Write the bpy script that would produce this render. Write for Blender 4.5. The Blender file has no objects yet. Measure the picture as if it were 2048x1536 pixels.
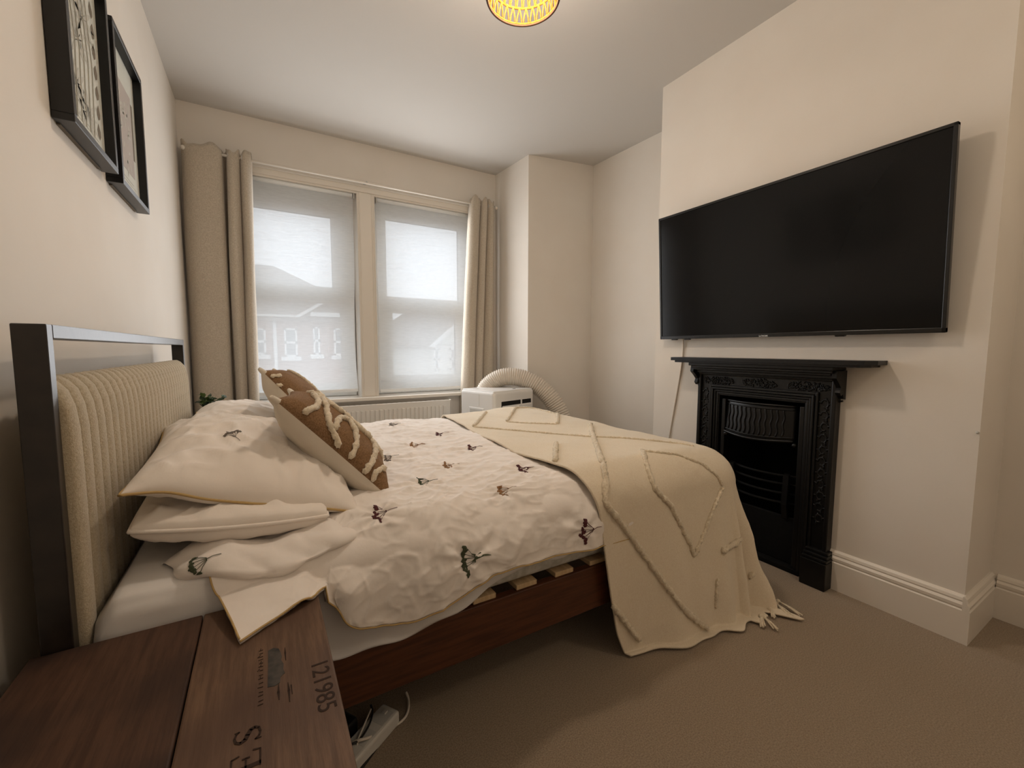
import bpy, bmesh, math, random
import numpy as np
from mathutils import Vector, Matrix
from mathutils.bvhtree import BVHTree

random.seed(7)
SC = bpy.context.scene
COL = SC.collection
PI = math.pi

# ------------------------------------------------------------------ camera
CAM_H = 1.02
FPX = 844.18
CR = Vector((0.8613589, -0.50799424, 0.0016433))
CU = Vector((0.04008485, 0.07119223, 0.99665685))
CF = Vector((0.50641293, 0.85841337, -0.08168494))
cd = bpy.data.cameras.new('camera')
cam = bpy.data.objects.new('camera', cd)
COL.objects.link(cam)
cd.sensor_width = 36.0
cd.lens = 36.0 * FPX / 2048.0
cd.clip_start = 0.02
cam.matrix_world = Matrix(((CR.x, CU.x, -CF.x, 0), (CR.y, CU.y, -CF.y, 0), (CR.z, CU.z, -CF.z, CAM_H), (0, 0, 0, 1)))
SC.camera = cam
# ------------------------------------------------------------------ world and light
SC.view_settings.view_transform = 'Standard'
SC.view_settings.look = 'None'
SC.view_settings.gamma = 1.0
SC.view_settings.use_curve_mapping = False
SC.view_settings.exposure = 0.0
wd = bpy.data.worlds.new('overcast_sky')
SC.world = wd
wd.use_nodes = True
bg = wd.node_tree.nodes['Background']
bg.inputs[0].default_value = (0.86, 0.93, 1.0, 1)
bg.inputs[1].default_value = 2.3


def area(name, loc, sx, sy, power, color, rot):
    l = bpy.data.lights.new(name, 'AREA')
    l.shape = 'RECTANGLE'
    l.size = sx
    l.size_y = sy
    l.energy = power
    l.color = color
    o = bpy.data.objects.new(name, l)
    COL.objects.link(o)
    o.location = loc
    o.rotation_euler = rot
    return o


# daylight coming in through the two windows (facing the room)
area('daylight_window_1', (0.30, 3.374, 1.42), 0.66, 1.40, 5.8, (0.98, 0.985, 1.0), (-PI / 2, 0, 0))
area('daylight_window_2', (1.17, 3.374, 1.42), 0.74, 1.40, 13.0, (0.98, 0.985, 1.0), (-PI / 2, 0, 0))
LAMP_POWER = 23.5
LAMP_COLOR = (1.0, 0.86, 0.71)
# the warm lamp at the door end of the room, behind the photographer
dl = bpy.data.lights.new('door_end_lamp', 'POINT')
dl.energy = 11.0
dl.color = (1.0, 0.84, 0.66)
dl.shadow_soft_size = .12
do = bpy.data.objects.new('door_end_lamp', dl)
COL.objects.link(do)
do.location = (1.35, -.50, 2.2)

# ------------------------------------------------------------------ helpers


def srgb(r, g, b):
    def f(c):
        c /= 255.0
        return c / 12.92 if c <= 0.04045 else ((c + 0.055) / 1.055) ** 2.4
    return (f(r), f(g), f(b), 1.0)


_perm = np.random.RandomState(3).permutation(512)
_perm = np.concatenate([_perm, _perm, _perm])
_grad = np.random.RandomState(5).uniform(-1, 1, (512, 2))
_grad /= np.linalg.norm(_grad, axis=1)[:, None]


def noise2(x, y, seed=0):
    x = np.asarray(x, float) + seed * 17.31
    y = np.asarray(y, float) + seed * 9.77
    xi = np.floor(x).astype(int)
    yi = np.floor(y).astype(int)
    xf = x - xi
    yf = y - yi
    u = xf * xf * xf * (xf * (xf * 6 - 15) + 10)
    v = yf * yf * yf * (yf * (yf * 6 - 15) + 10)

    def g(ix, iy, dx, dy):
        h = _perm[_perm[ix & 511] + (iy & 511)] & 511
        gr = _grad[h]
        return gr[..., 0] * dx + gr[..., 1] * dy
    a = g(xi, yi, xf, yf)
    b = g(xi + 1, yi, xf - 1, yf)
    c = g(xi, yi + 1, xf, yf - 1)
    d = g(xi + 1, yi + 1, xf - 1, yf - 1)
    return (a + (b - a) * u) * (1 - v) + (c + (d - c) * u) * v


def ridged(x, y, seed=0):
    return 1.0 - np.abs(noise2(x, y, seed)) * 2.2


def sstep(a, b, x):
    t = np.clip((np.asarray(x, float) - a) / (b - a), 0, 1)
    return t * t * (3 - 2 * t)


def new_mat(name):
    m = bpy.data.materials.new(name)
    m.use_nodes = True
    nt = m.node_tree
    return m, nt, nt.nodes['Principled BSDF']


def mat(name, c, rough=0.6, spec=0.4, c2=None, nscale=8.0, ndetail=4.0, bump=0.0, bscale=200.0, metal=0.0, stretch=None,
        coat=0.0, sheen=0.0, sss=0.0, trans=0.0, emis=None, estr=0.0, mid=(0.35, 0.65)):
    m, nt, p = new_mat(name)
    N = nt.nodes
    L = nt.links
    p.inputs['Base Color'].default_value = c
    p.inputs['Roughness'].default_value = rough
    p.inputs['Specular IOR Level'].default_value = spec
    p.inputs['Metallic'].default_value = metal
    p.inputs['Coat Weight'].default_value = coat
    p.inputs['Sheen Weight'].default_value = sheen
    if sheen:
        p.inputs['Sheen Roughness'].default_value = 0.6
    if emis:
        p.inputs['Emission Color'].default_value = emis
        p.inputs['Emission Strength'].default_value = estr
    tc = N.new('ShaderNodeTexCoord')
    src = tc.outputs['Object']
    if stretch:
        mp = N.new('ShaderNodeMapping')
        mp.inputs['Scale'].default_value = stretch
        L.new(src, mp.inputs['Vector'])
        src = mp.outputs['Vector']
    if c2:
        nz = N.new('ShaderNodeTexNoise')
        nz.inputs['Scale'].default_value = nscale
        nz.inputs['Detail'].default_value = ndetail
        L.new(src, nz.inputs['Vector'])
        rp = N.new('ShaderNodeValToRGB')
        rp.color_ramp.elements[0].position = mid[0]
        rp.color_ramp.elements[0].color = c
        rp.color_ramp.elements[1].position = mid[1]
        rp.color_ramp.elements[1].color = c2
        L.new(nz.outputs['Fac'], rp.inputs['Fac'])
        L.new(rp.outputs['Color'], p.inputs['Base Color'])
    if bump:
        nb = N.new('ShaderNodeTexNoise')
        nb.inputs['Scale'].default_value = bscale
        nb.inputs['Detail'].default_value = 3.0
        L.new(src, nb.inputs['Vector'])
        bp = N.new('ShaderNodeBump')
        bp.inputs['Strength'].default_value = bump
        bp.inputs['Distance'].default_value = 0.002
        L.new(nb.outputs['Fac'], bp.inputs['Height'])
        L.new(bp.outputs['Normal'], p.inputs['Normal'])
    if trans:
        tr = N.new('ShaderNodeBsdfTranslucent')
        tr.inputs['Color'].default_value = c
        mx = N.new('ShaderNodeMixShader')
        mx.inputs[0].default_value = trans
        out = N['Material Output']
        L.new(p.outputs['BSDF'], mx.inputs[1])
        L.new(tr.outputs['BSDF'], mx.inputs[2])
        L.new(mx.outputs[0], out.inputs['Surface'])
    return m


def tag(o, label=None, cat=None, group=None, kind=None):
    if label:
        o['label'] = label
    if cat:
        o['category'] = cat
    if group:
        o['group'] = group
    if kind:
        o['kind'] = kind
    return o


def put(o, parent):
    COL.objects.link(o)
    if parent is not None:
        o.parent = parent
        mw = Matrix.Identity(4)
        q = parent
        chain = []
        while q is not None:
            chain.append(q)
            q = q.parent
        for q in reversed(chain):
            mw = mw @ q.matrix_parent_inverse @ q.matrix_basis
        o.matrix_parent_inverse = mw.inverted()
    return o


def thing(name, loc, label, cat, group=None):
    o = bpy.data.objects.new(name, None)
    o.empty_display_size = 0.1
    o.location = loc
    COL.objects.link(o)
    return tag(o, label, cat, group)


def struct_root(name, loc=(0, 0, 0)):
    o = bpy.data.objects.new(name, None)
    o.location = loc
    COL.objects.link(o)
    o['kind'] = 'structure'
    return o


def obj(name, bm, m, parent=None, smooth=False):
    me = bpy.data.meshes.new(name)
    bmesh.ops.recalc_face_normals(bm, faces=bm.faces)
    bm.to_mesh(me)
    bm.free()
    return mesh_obj(name, me, m, parent, smooth)


def mesh_obj(name, me, m, parent=None, smooth=False):
    for mm in (m if isinstance(m, (list, tuple)) else [m]):
        me.materials.append(mm)
    if smooth:
        me.polygons.foreach_set('use_smooth', [True] * len(me.polygons))
    o = bpy.data.objects.new(name, me)
    return put(o, parent)


def copy_to(src, parent, mw=None, name=None):
    """linked copy of one mesh object, placed by a world matrix"""
    o = bpy.data.objects.new(name or src.name.split('.')[0], src.data)
    put(o, parent)
    if mw is not None:
        o.matrix_basis = mw
    return o


def bx(bm, x0, x1, y0, y1, z0, z1, bev=0.0, seg=2, mtx=None):
    r = bmesh.ops.create_cube(bm, size=1.0)
    vs = r['verts']
    for v in vs:
        v.co = Vector((x0 + (v.co.x + .5) * (x1 - x0), y0 + (v.co.y + .5) * (y1 - y0), z0 + (v.co.z + .5) * (z1 - z0)))
    if bev > 0:
        es = list({e for v in vs for e in v.link_edges})
        rr = bmesh.ops.bevel(bm, geom=es, offset=bev, segments=seg, affect='EDGES', profile=0.5)
        vs = rr['verts'] if rr['verts'] else vs
        vs = list({v for f in rr['faces'] for v in f.verts} | set(v for v in vs if v.is_valid))
    if mtx is not None:
        bmesh.ops.transform(bm, matrix=mtx, verts=[v for v in vs if v.is_valid])
    return vs


def box(name, ext, m, parent=None, bev=0.0, seg=2, mtx=None):
    bm = bmesh.new()
    bx(bm, *ext, bev=bev, seg=seg)
    if mtx is not None:
        bmesh.ops.transform(bm, matrix=mtx, verts=bm.verts)
    return obj(name, bm, m, parent)


def boxes(name, exts, m, parent=None, bev=0.0):
    bm = bmesh.new()
    for e in exts:
        bx(bm, *e, bev=bev)
    return obj(name, bm, m, parent)


def prism(bm, pts, axis, a0, a1):
    """extrude a closed 2-D outline along an axis; pts are the two other coordinates in axis order"""
    def mk(p, a):
        if axis == 0:
            return (a, p[0], p[1])
        if axis == 1:
            return (p[0], a, p[1])
        return (p[0], p[1], a)
    lo = [bm.verts.new(mk(p, a0)) for p in pts]
    hi = [bm.verts.new(mk(p, a1)) for p in pts]
    n = len(pts)
    bm.faces.new(lo)
    bm.faces.new(list(reversed(hi)))
    for i in range(n):
        bm.faces.new((lo[i], hi[i], hi[(i + 1) % n], lo[(i + 1) % n]))


def tube(bm, pts, r, seg=8, closed=False, rfun=None):
    pts = [Vector(p) for p in pts]
    n = len(pts)
    up = Vector((0, 0, 1))
    rings = []
    prev = None
    for i, p in enumerate(pts):
        if closed:
            t = pts[(i + 1) % n] - pts[i - 1]
        else:
            t = pts[min(i + 1, n - 1)] - pts[max(i - 1, 0)]
        if t.length < 1e-9:
            t = Vector((1, 0, 0))
        t.normalize()
        if prev is None:
            a = t.orthogonal().normalized() if abs(t.dot(up)) > .95 else t.cross(up).normalized()
        else:
            a = (prev - t * prev.dot(t))
            a = a.normalized() if a.length > 1e-6 else t.orthogonal().normalized()
        prev = a
        b = t.cross(a)
        rr = rfun(i / max(1, n - 1)) if rfun else r
        rings.append([bm.verts.new(p + (a * math.cos(2 * PI * k / seg) + b * math.sin(2 * PI * k / seg)) * rr) for k in range(seg)])
    m = n if closed else n - 1
    for i in range(m):
        A = rings[i]
        B = rings[(i + 1) % n]
        for k in range(seg):
            bm.faces.new((A[k], A[(k + 1) % seg], B[(k + 1) % seg], B[k]))
    if not closed:
        bm.faces.new(list(reversed(rings[0])))
        bm.faces.new(rings[-1])


def tube_obj(name, pts, r, m, parent=None, seg=8, closed=False, rfun=None):
    bm = bmesh.new()
    tube(bm, pts, r, seg, closed, rfun)
    return obj(name, bm, m, parent, True)


def catmull(P, n):
    """open Catmull-Rom through points P (k x d array) -> n samples"""
    P = np.asarray(P, float)
    k = len(P)
    Q = np.concatenate([(2 * P[0] - P[1])[None], P, (2 * P[-1] - P[-2])[None]])
    t = np.linspace(0, k - 1, n)
    i = np.minimum(t.astype(int), k - 2)
    f = (t - i).reshape((-1,) + (1,) * (P.ndim - 1))
    p0, p1, p2, p3 = Q[i], Q[i + 1], Q[i + 2], Q[i + 3]
    return .5 * (2 * p1 + (p2 - p0) * f + (2 * p0 - 5 * p1 + 4 * p2 - p3) * f ** 2 + (3 * p1 - p0 - 3 * p2 + p3) * f ** 3)


def grid_mesh(name, G, flip=False, closed_v=False):
    nu, nv = G.shape[:2]
    idx = np.arange(nu * nv).reshape(nu, nv)
    a = idx[:-1, :-1].ravel()
    b = idx[1:, :-1].ravel()
    c = idx[1:, 1:].ravel()
    d = idx[:-1, 1:].ravel()
    F = np.stack([a, d, c, b] if flip else [a, b, c, d], 1)
    me = bpy.data.meshes.new(name)
    me.from_pydata(G.reshape(-1, 3).tolist(), [], F.tolist())
    me.update()
    return me


def normals(G):
    du = np.gradient(G, axis=0)
    dv = np.gradient(G, axis=1)
    n = np.cross(du, dv)
    n /= (np.linalg.norm(n, axis=2, keepdims=True) + 1e-12)
    return n


def pix_ray(px, py):
    return (CF + CR * ((px - 1024) / FPX) - CU * ((py - 768) / FPX)).normalized()


def text_mesh(s, size, extrude=0.0004):
    cu = bpy.data.curves.new('t', 'FONT')
    cu.body = s
    cu.size = size
    cu.extrude = extrude
    cu.align_x = 'CENTER'
    cu.align_y = 'CENTER'
    o = bpy.data.objects.new('t', cu)
    COL.objects.link(o)
    dg = bpy.context.evaluated_depsgraph_get()
    me = bpy.data.meshes.new_from_object(o.evaluated_get(dg))
    bpy.data.objects.remove(o)
    bpy.data.curves.remove(cu)
    return me


def frame_matrix(x, y, z, loc):
    x = Vector(x).normalized()
    y = Vector(y).normalized()
    z = Vector(z).normalized()
    return Matrix(((x.x, y.x, z.x, loc[0]), (x.y, y.y, z.y, loc[1]), (x.z, y.z, z.z, loc[2]), (0, 0, 0, 1)))


# ------------------------------------------------------------------ materials
M_WALL = mat('wall_paint', srgb(230, 223, 213), 0.75, 0.25, srgb(227, 219, 208), 3.0, 3, bump=0.12, bscale=90)
M_CEIL = mat('ceiling_paint', srgb(210, 205, 198), 0.85, 0.2, bump=0.1, bscale=70)
M_TRIM = mat('white_gloss_trim', srgb(228, 220, 208), 0.35, 0.45)
M_CARPET = mat('beige_carpet', srgb(162, 144, 122), 0.95, 0.1, srgb(134, 116, 95), 260, 3, bump=1.0, bscale=420, sheen=0.2)
M_UPVC = mat('white_upvc', srgb(238, 240, 240), 0.3, 0.5)
M_BLACKIRON = mat('black_cast_iron', (0.0048, 0.0046, 0.0045, 1), 0.38, 0.36, bump=0.15, bscale=160)
M_SOOT = mat('sooty_iron', (0.004, 0.0038, 0.0036, 1), 0.8, 0.2, bump=0.4, bscale=60)
M_BEDDARK = mat('dark_stained_frame', srgb(30, 25, 22), 0.28, 0.5, srgb(42, 35, 30), 30, 5, bump=0.06, bscale=60)
M_RAILWOOD = mat('brown_stained_rail', srgb(88, 48, 26), 0.4, 0.45, srgb(64, 33, 17), 7, 6, stretch=(1, 8, 14), bump=0.1, bscale=30)
M_SLAT = mat('pale_birch_slat', srgb(205, 178, 140), 0.6, 0.3, srgb(186, 156, 118), 12, 4, stretch=(8, 1, 1))
M_PAD = mat('oatmeal_upholstery', srgb(196, 182, 156), 0.95, 0.1, srgb(176, 160, 132), 240, 4, bump=0.8, bscale=500, sheen=0.3)
M_DUVET = mat('white_cotton', srgb(240, 231, 222), 0.9, 0.15, bump=0.25, bscale=60, sheen=0.15)
M_PILLOW = mat('cream_cotton', srgb(238, 228, 217), 0.9, 0.15, bump=0.25, bscale=50, sheen=0.15)
M_SHEET = mat('white_sheet', srgb(226, 222, 218), 0.9, 0.15, bump=0.2, bscale=40)
M_MATT = mat('mattress_ticking', srgb(205, 203, 196), 0.9, 0.15, srgb(180, 178, 168), 45, 2, bump=0.5, bscale=60)
M_PIPING = mat('mustard_piping', srgb(190, 160, 108), 0.8, 0.2)
M_THROW = mat('cream_woven_throw', srgb(232, 218, 194), 0.95, 0.1, srgb(226, 210, 184), 200, 3, bump=0.5, bscale=420, sheen=0.25)
M_TUFT = mat('fluffy_cream_tuft', srgb(236, 222, 196), 0.95, 0.1, srgb(214, 196, 166), 180, 3, bump=1.0, bscale=380, sheen=0.4)
M_BROWNCUSH = mat('tan_woven_cushion', srgb(146, 114, 84), 0.95, 0.1, srgb(118, 90, 62), 300, 3, bump=0.9, bscale=420)
M_CREAMCUSH = mat('cream_canvas', srgb(222, 212, 196), 0.9, 0.15, bump=0.2, bscale=200)
M_CURTAIN = mat('oatmeal_boucle_curtain', srgb(212, 200, 182), 0.95, 0.1, srgb(190, 176, 156), 170, 4, bump=0.8, bscale=260, sheen=0.3, trans=0.12)
M_RAD = mat('radiator_enamel', srgb(226, 220, 210), 0.3, 0.5)
M_DARKGAP = mat('dark_gap', (0.012, 0.011, 0.01, 1), 0.7, 0.2)
M_TVBLACK = mat('tv_plastic', (0.008, 0.008, 0.008, 1), 0.25, 0.5)
M_TVSCREEN = mat('tv_screen', (0.006, 0.006, 0.0063, 1), 0.14, 0.22)
M_LOGO = mat('silver_logo', srgb(235, 235, 235), 0.4, 0.5)
M_WHITECABLE = mat('white_cable', srgb(222, 212, 198), 0.5, 0.4)
M_BLACKCABLE = mat('black_cable', (0.012, 0.011, 0.011, 1), 0.45, 0.4)
M_FRAMEBLACK = mat('black_frame', srgb(24, 23, 23), 0.35, 0.45)
M_PAPER = mat('pale_art_paper', srgb(200, 200, 190), 0.8, 0.2)
M_LEAFGREY = mat('grey_print_ink', srgb(184, 181, 170), 0.8, 0.2)
M_LEAFDARK = mat('brown_print_ink', srgb(122, 112, 98), 0.8, 0.2)
M_MAUVEPRINT = mat('mauve_print_ink', srgb(176, 166, 158), 0.8, 0.2)
M_ROPE = mat('natural_rope', srgb(152, 94, 32), 0.9, 0.1, srgb(118, 66, 18), 90, 3, bump=0.8, bscale=300, trans=0.15)
M_RIM = mat('lamp_rim', srgb(70, 44, 24), 0.7, 0.2)
M_AC = mat('white_abs_plastic', srgb(226, 224, 220), 0.3, 0.45)
M_ACGREY = mat('light_grey_plastic', srgb(196, 194, 188), 0.4, 0.4)
M_HOSE = mat('hose_plastic', srgb(216, 206, 192), 0.45, 0.35)
M_LEAF = mat('green_leaf', srgb(52, 74, 34), 0.45, 0.4, srgb(30, 48, 24), 30, 2)
M_LEAF2 = mat('young_green_leaf', srgb(104, 124, 66), 0.5, 0.4)
M_POT = mat('dark_pot', srgb(36, 32, 30), 0.5, 0.4)
M_SOIL = mat('soil', srgb(40, 30, 22), 0.95, 0.1)
M_STRIP = mat('white_strip', srgb(210, 206, 198), 0.45, 0.4)
M_SILVER = mat('pale_metal_edge', srgb(176, 176, 174), 0.35, 0.5)
M_BRICK = mat('far_pink_brick', srgb(176, 140, 126), 0.9, 0.1, srgb(160, 124, 110), 3, 2)
M_RENDER = mat('far_white_render', srgb(232, 230, 224), 0.9, 0.1)
M_ROOF = mat('far_slate_roof', srgb(148, 140, 134), 0.9, 0.1, srgb(132, 124, 118), 4, 2, stretch=(1, 1, 6))
M_FARWHITE = mat('far_white_paint', srgb(245, 245, 242), 0.6, 0.2)
M_FARPANE = mat('far_window_glass', srgb(120, 128, 134), 0.15, 0.5)
M_ROAD = mat('far_road', srgb(120, 118, 114), 0.9, 0.1)
M_TAG = mat('dark_label', srgb(92, 84, 72), 0.7, 0.2)

M_FLOWERS = {
    'plum': mat('plum_thread', srgb(84, 44, 46), 0.8, 0.2),
    'green': mat('green_thread', srgb(72, 78, 58), 0.8, 0.2),
    'tan': mat('tan_thread', srgb(150, 112, 76), 0.8, 0.2),
    'grey': mat('grey_thread', srgb(112, 104, 96), 0.8, 0.2),
}


def wood_mat(name, c1, c2, c3, axis_scale, blotch=2.5):
    m, nt, p = new_mat(name)
    N, L = nt.nodes, nt.links
    tc = N.new('ShaderNodeTexCoord')
    mp = N.new('ShaderNodeMapping')
    mp.inputs['Scale'].default_value = axis_scale
    L.new(tc.outputs['Object'], mp.inputs['Vector'])
    n1 = N.new('ShaderNodeTexNoise')
    n1.inputs['Scale'].default_value = 9
    n1.inputs['Detail'].default_value = 8
    n1.inputs['Roughness'].default_value = .65
    L.new(mp.outputs[0], n1.inputs['Vector'])
    r1 = N.new('ShaderNodeValToRGB')
    r1.color_ramp.elements[0].position = .38
    r1.color_ramp.elements[0].color = c1
    r1.color_ramp.elements[1].position = .62
    r1.color_ramp.elements[1].color = c2
    L.new(n1.outputs['Fac'], r1.inputs['Fac'])
    n2 = N.new('ShaderNodeTexNoise')
    n2.inputs['Scale'].default_value = blotch * 2.2
    n2.inputs['Detail'].default_value = 3
    L.new(tc.outputs['Object'], n2.inputs['Vector'])
    r2 = N.new('ShaderNodeValToRGB')
    r2.color_ramp.elements[0].position = .47
    r2.color_ramp.elements[1].position = .68
    L.new(n2.outputs['Fac'], r2.inputs['Fac'])
    mx = N.new('ShaderNodeMixRGB')
    mx.inputs['Color2'].default_value = c3
    L.new(r2.outputs['Color'], mx.inputs['Fac'])
    L.new(r1.outputs['Color'], mx.inputs['Color1'])
    L.new(mx.outputs['Color'], p.inputs['Base Color'])
    bp = N.new('ShaderNodeBump')
    bp.inputs['Strength'].default_value = .35
    bp.inputs['Distance'].default_value = .002
    L.new(n1.outputs['Fac'], bp.inputs['Height'])
    L.new(bp.outputs['Normal'], p.inputs['Normal'])
    p.inputs['Roughness'].default_value = .6
    p.inputs['Specular IOR Level'].default_value = .3
    return m


M_CRATE = wood_mat('worn_brown_crate', srgb(90, 68, 52), srgb(114, 88, 68), srgb(82, 60, 47), (14, 1, 14), 1.6)
M_CRATED = wood_mat('dark_brown_crate', srgb(68, 46, 34), srgb(86, 61, 46), srgb(50, 35, 29), (14, 1, 14), 2.4)
M_STENCIL = mat('faded_stencil_ink', srgb(54, 40, 32), 0.8, 0.2)
M_STAMP = mat('blue_black_stamp', srgb(48, 47, 46), 0.7, 0.3, srgb(78, 72, 66), 60, 4)

# glass: thin pane, clear with a weak reflection
m, nt, p = new_mat('window_glass')
for n in list(nt.nodes):
    if n.type == 'BSDF_PRINCIPLED':
        nt.nodes.remove(n)
tr = nt.nodes.new('ShaderNodeBsdfTransparent')
gl = nt.nodes.new('ShaderNodeBsdfGlossy')
gl.inputs['Roughness'].default_value = 0.3
mx = nt.nodes.new('ShaderNodeMixShader')
mx.inputs[0].default_value = 0.02
nt.links.new(tr.outputs[0], mx.inputs[1])
nt.links.new(gl.outputs[0], mx.inputs[2])
nt.links.new(mx.outputs[0], nt.nodes['Material Output'].inputs['Surface'])
M_GLASS = m

# sheer roller-blind fabric: part open weave, part translucent cloth with horizontal slubs
m, nt, p = new_mat('sheer_blind_fabric')
nt.nodes.remove(p)
N, L = nt.nodes, nt.links
tr = N.new('ShaderNodeBsdfTransparent')
tl = N.new('ShaderNodeBsdfTranslucent')
tl.inputs['Color'].default_value = (0.96, 0.96, 0.955, 1)
df = N.new('ShaderNodeBsdfDiffuse')
df.inputs['Color'].default_value = (0.85, 0.85, 0.83, 1)
ma = N.new('ShaderNodeMixShader')
ma.inputs[0].default_value = 0.25
L.new(tl.outputs[0], ma.inputs[1])
L.new(df.outputs[0], ma.inputs[2])
tc = N.new('ShaderNodeTexCoord')
mp = N.new('ShaderNodeMapping')
mp.inputs['Scale'].default_value = (14, 1, 120)
L.new(tc.outputs['Object'], mp.inputs['Vector'])
nz = N.new('ShaderNodeTexNoise')
nz.inputs['Scale'].default_value = 1.6
nz.inputs['Detail'].default_value = 4
L.new(mp.outputs[0], nz.inputs['Vector'])
mr = N.new('ShaderNodeMapRange')
mr.inputs['From Min'].default_value = .3
mr.inputs['From Max'].default_value = .7
mr.inputs['To Min'].default_value = .10
mr.inputs['To Max'].default_value = .17
L.new(nz.outputs['Fac'], mr.inputs['Value'])
mb = N.new('ShaderNodeMixShader')
L.new(mr.outputs[0], mb.inputs[0])
L.new(ma.outputs[0], mb.inputs[1])
L.new(tr.outputs[0], mb.inputs[2])
L.new(mb.outputs[0], N['Material Output'].inputs['Surface'])
M_BLIND = m

# ------------------------------------------------------------------ room shell
XL, XB, XC, XE = -0.399, 2.077, 2.46, 1.835
YB, YA = 3.389, 2.88
Y0, Y1 = 0.409, 1.79
HC = 2.544
YR = -1.3
XN = 2.39

def S(o):
    o['kind'] = 'structure'
    return o


S(box('floor', (XL - .2, XC + .3, YR - .2, YB + .2, -.12, 0), M_CARPET))
S(box('ceiling', (XL - .2, XC + .3, YR - .2, YB + .2, HC, HC + .12), M_CEIL))
S(box('wall_left', (XL - .2, XL, YR - .2, YB + .2, 0, HC), M_WALL))
WX = (-0.14, 0.648, 0.777, 1.60)
WZ0, WZ1 = 0.65, 2.185
S(boxes('wall_back', [(XL, XE + .2, YB, YB + .27, 0, WZ0), (XL, XE + .2, YB, YB + .27, WZ1, HC), (XL, WX[0], YB, YB + .27, WZ0, WZ1),
                      (WX[1], WX[2], YB, YB + .27, WZ0, WZ1), (WX[3], XE + .2, YB, YB + .27, WZ0, WZ1)], M_WALL))
bm = bmesh.new()
prism(bm, [(1.862, 2.905), (2.44, 2.80), (2.70, 2.80), (2.70, 3.59), (1.83, 3.59), (1.826, 3.388)], 2, 0, HC)
S(obj('wall_alcove', bm, M_WALL))
bm = bmesh.new()
prism(bm, [(2.50, 1.70), (2.70, 1.70), (2.70, 2.85), (2.436, 2.80)], 2, 0, HC)
S(obj('wall_right_far', bm, M_WALL))
FO = (0.915, 1.355, 0.80)  # fireplace opening
S(boxes('wall_right', [(XB, 2.60, Y0, FO[0], 0, HC), (XB, 2.60, FO[1], Y1, 0, HC), (XB, 2.60, FO[0], FO[1], FO[2], HC),
                       (2.42, 2.60, FO[0], FO[1], 0, FO[2])], M_WALL))
S(box('wall_right_near', (XN, 2.60, YR - .2, Y0, 0, HC), M_WALL))
S(box('wall_rear', (XL, XN, YR - .2, YR, 0, HC), M_WALL))


def skirting_profile(t=0.020, h=0.168):
    return [(0, 0), (t, 0), (t, h * .70), (t * .78, h * .725), (t * .92, h * .76), (t * .95, h * .82), (t * .62, h * .87), (t * .70, h * .90), (t * .55, h * .955), (t * .2, h), (0, h)]


def skirting(name, axis, wall, sign, a0, a1):
    bm = bmesh.new()
    prof = skirting_profile()
    if axis == 1:   # runs along Y, stands off a wall of constant X
        prism(bm, [(wall + sign * p[0], p[1]) for p in prof], 1, a0, a1)
    else:
        prism(bm, [(wall + sign * p[0], p[1]) for p in prof], 0, a0, a1)
    return S(obj(name, bm, M_TRIM))


skirting('baseboard_right', 1, XB, -1, Y0, 0.815)
skirting('baseboard_right_far', 1, XB, -1, 1.452, Y1)
skirting('baseboard_return', 0, Y0, -1, XB - .02, XN)
skirting('baseboard_near', 1, XN, -1, YR, Y0 - .02)
skirting('baseboard_left', 1, XL, 1, YR, YB)
skirting('baseboard_rear', 0, YR, 1, XL, XN)
skirting('baseboard_back', 0, YB, -1, XL, XE)

# window trim: sill, casing and the moulded mullion
bm = bmesh.new()
bx(bm, WX[0] - .10, WX[3] + .10, YB - .065, YB + .19, .625, .652, bev=.006)
S(obj('trim_1', bm, M_TRIM))
bm = bmesh.new()
bx(bm, WX[0] - .07, WX[3] + .07, YB - .018, YB + .0, WZ1 + .002, WZ1 + .048, bev=.004)
bx(bm, WX[0] - .07, WX[3] + .07, YB - .030, YB + .0, WZ1 + .040, WZ1 + .056, bev=.004)
bx(bm, WX[0] - .02, WX[3] + .02, YB - .010, YB + .02, WZ1 - .012, WZ1 + .006, bev=.003)
bx(bm, WX[0] - .07, WX[0] - .002, YB - .018, YB, WZ0, WZ1, bev=.004)
bx(bm, WX[3] + .002, WX[3] + .07, YB - .018, YB, WZ0, WZ1, bev=.004)
S(obj('trim_2', bm, M_TRIM))
bm = bmesh.new()
bx(bm, WX[1], WX[2], YB - .012, YB + .002, WZ0, WZ1, bev=.003)
for xx in (WX[1] + .012, WX[2] - .012):
    for dx in (-.008, .008):
        tube(bm, [(xx + dx, YB - .012, WZ0), (xx + dx, YB - .012, WZ1)], .0045, 8)
S(obj('trim_3', bm, M_TRIM))


def rect_ring(bm, x0, x1, z0, z1, w, y0, y1, bev=.004):
    bx(bm, x0, x1, y0, y1, z0, z0 + w, bev=bev)
    bx(bm, x0, x1, y0, y1, z1 - w, z1, bev=bev)
    bx(bm, x0, x0 + w, y0, y1, z0 + w - bev, z1 - w + bev, bev=bev)
    bx(bm, x1 - w, x1, y0, y1, z0 + w - bev, z1 - w + bev, bev=bev)


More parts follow.
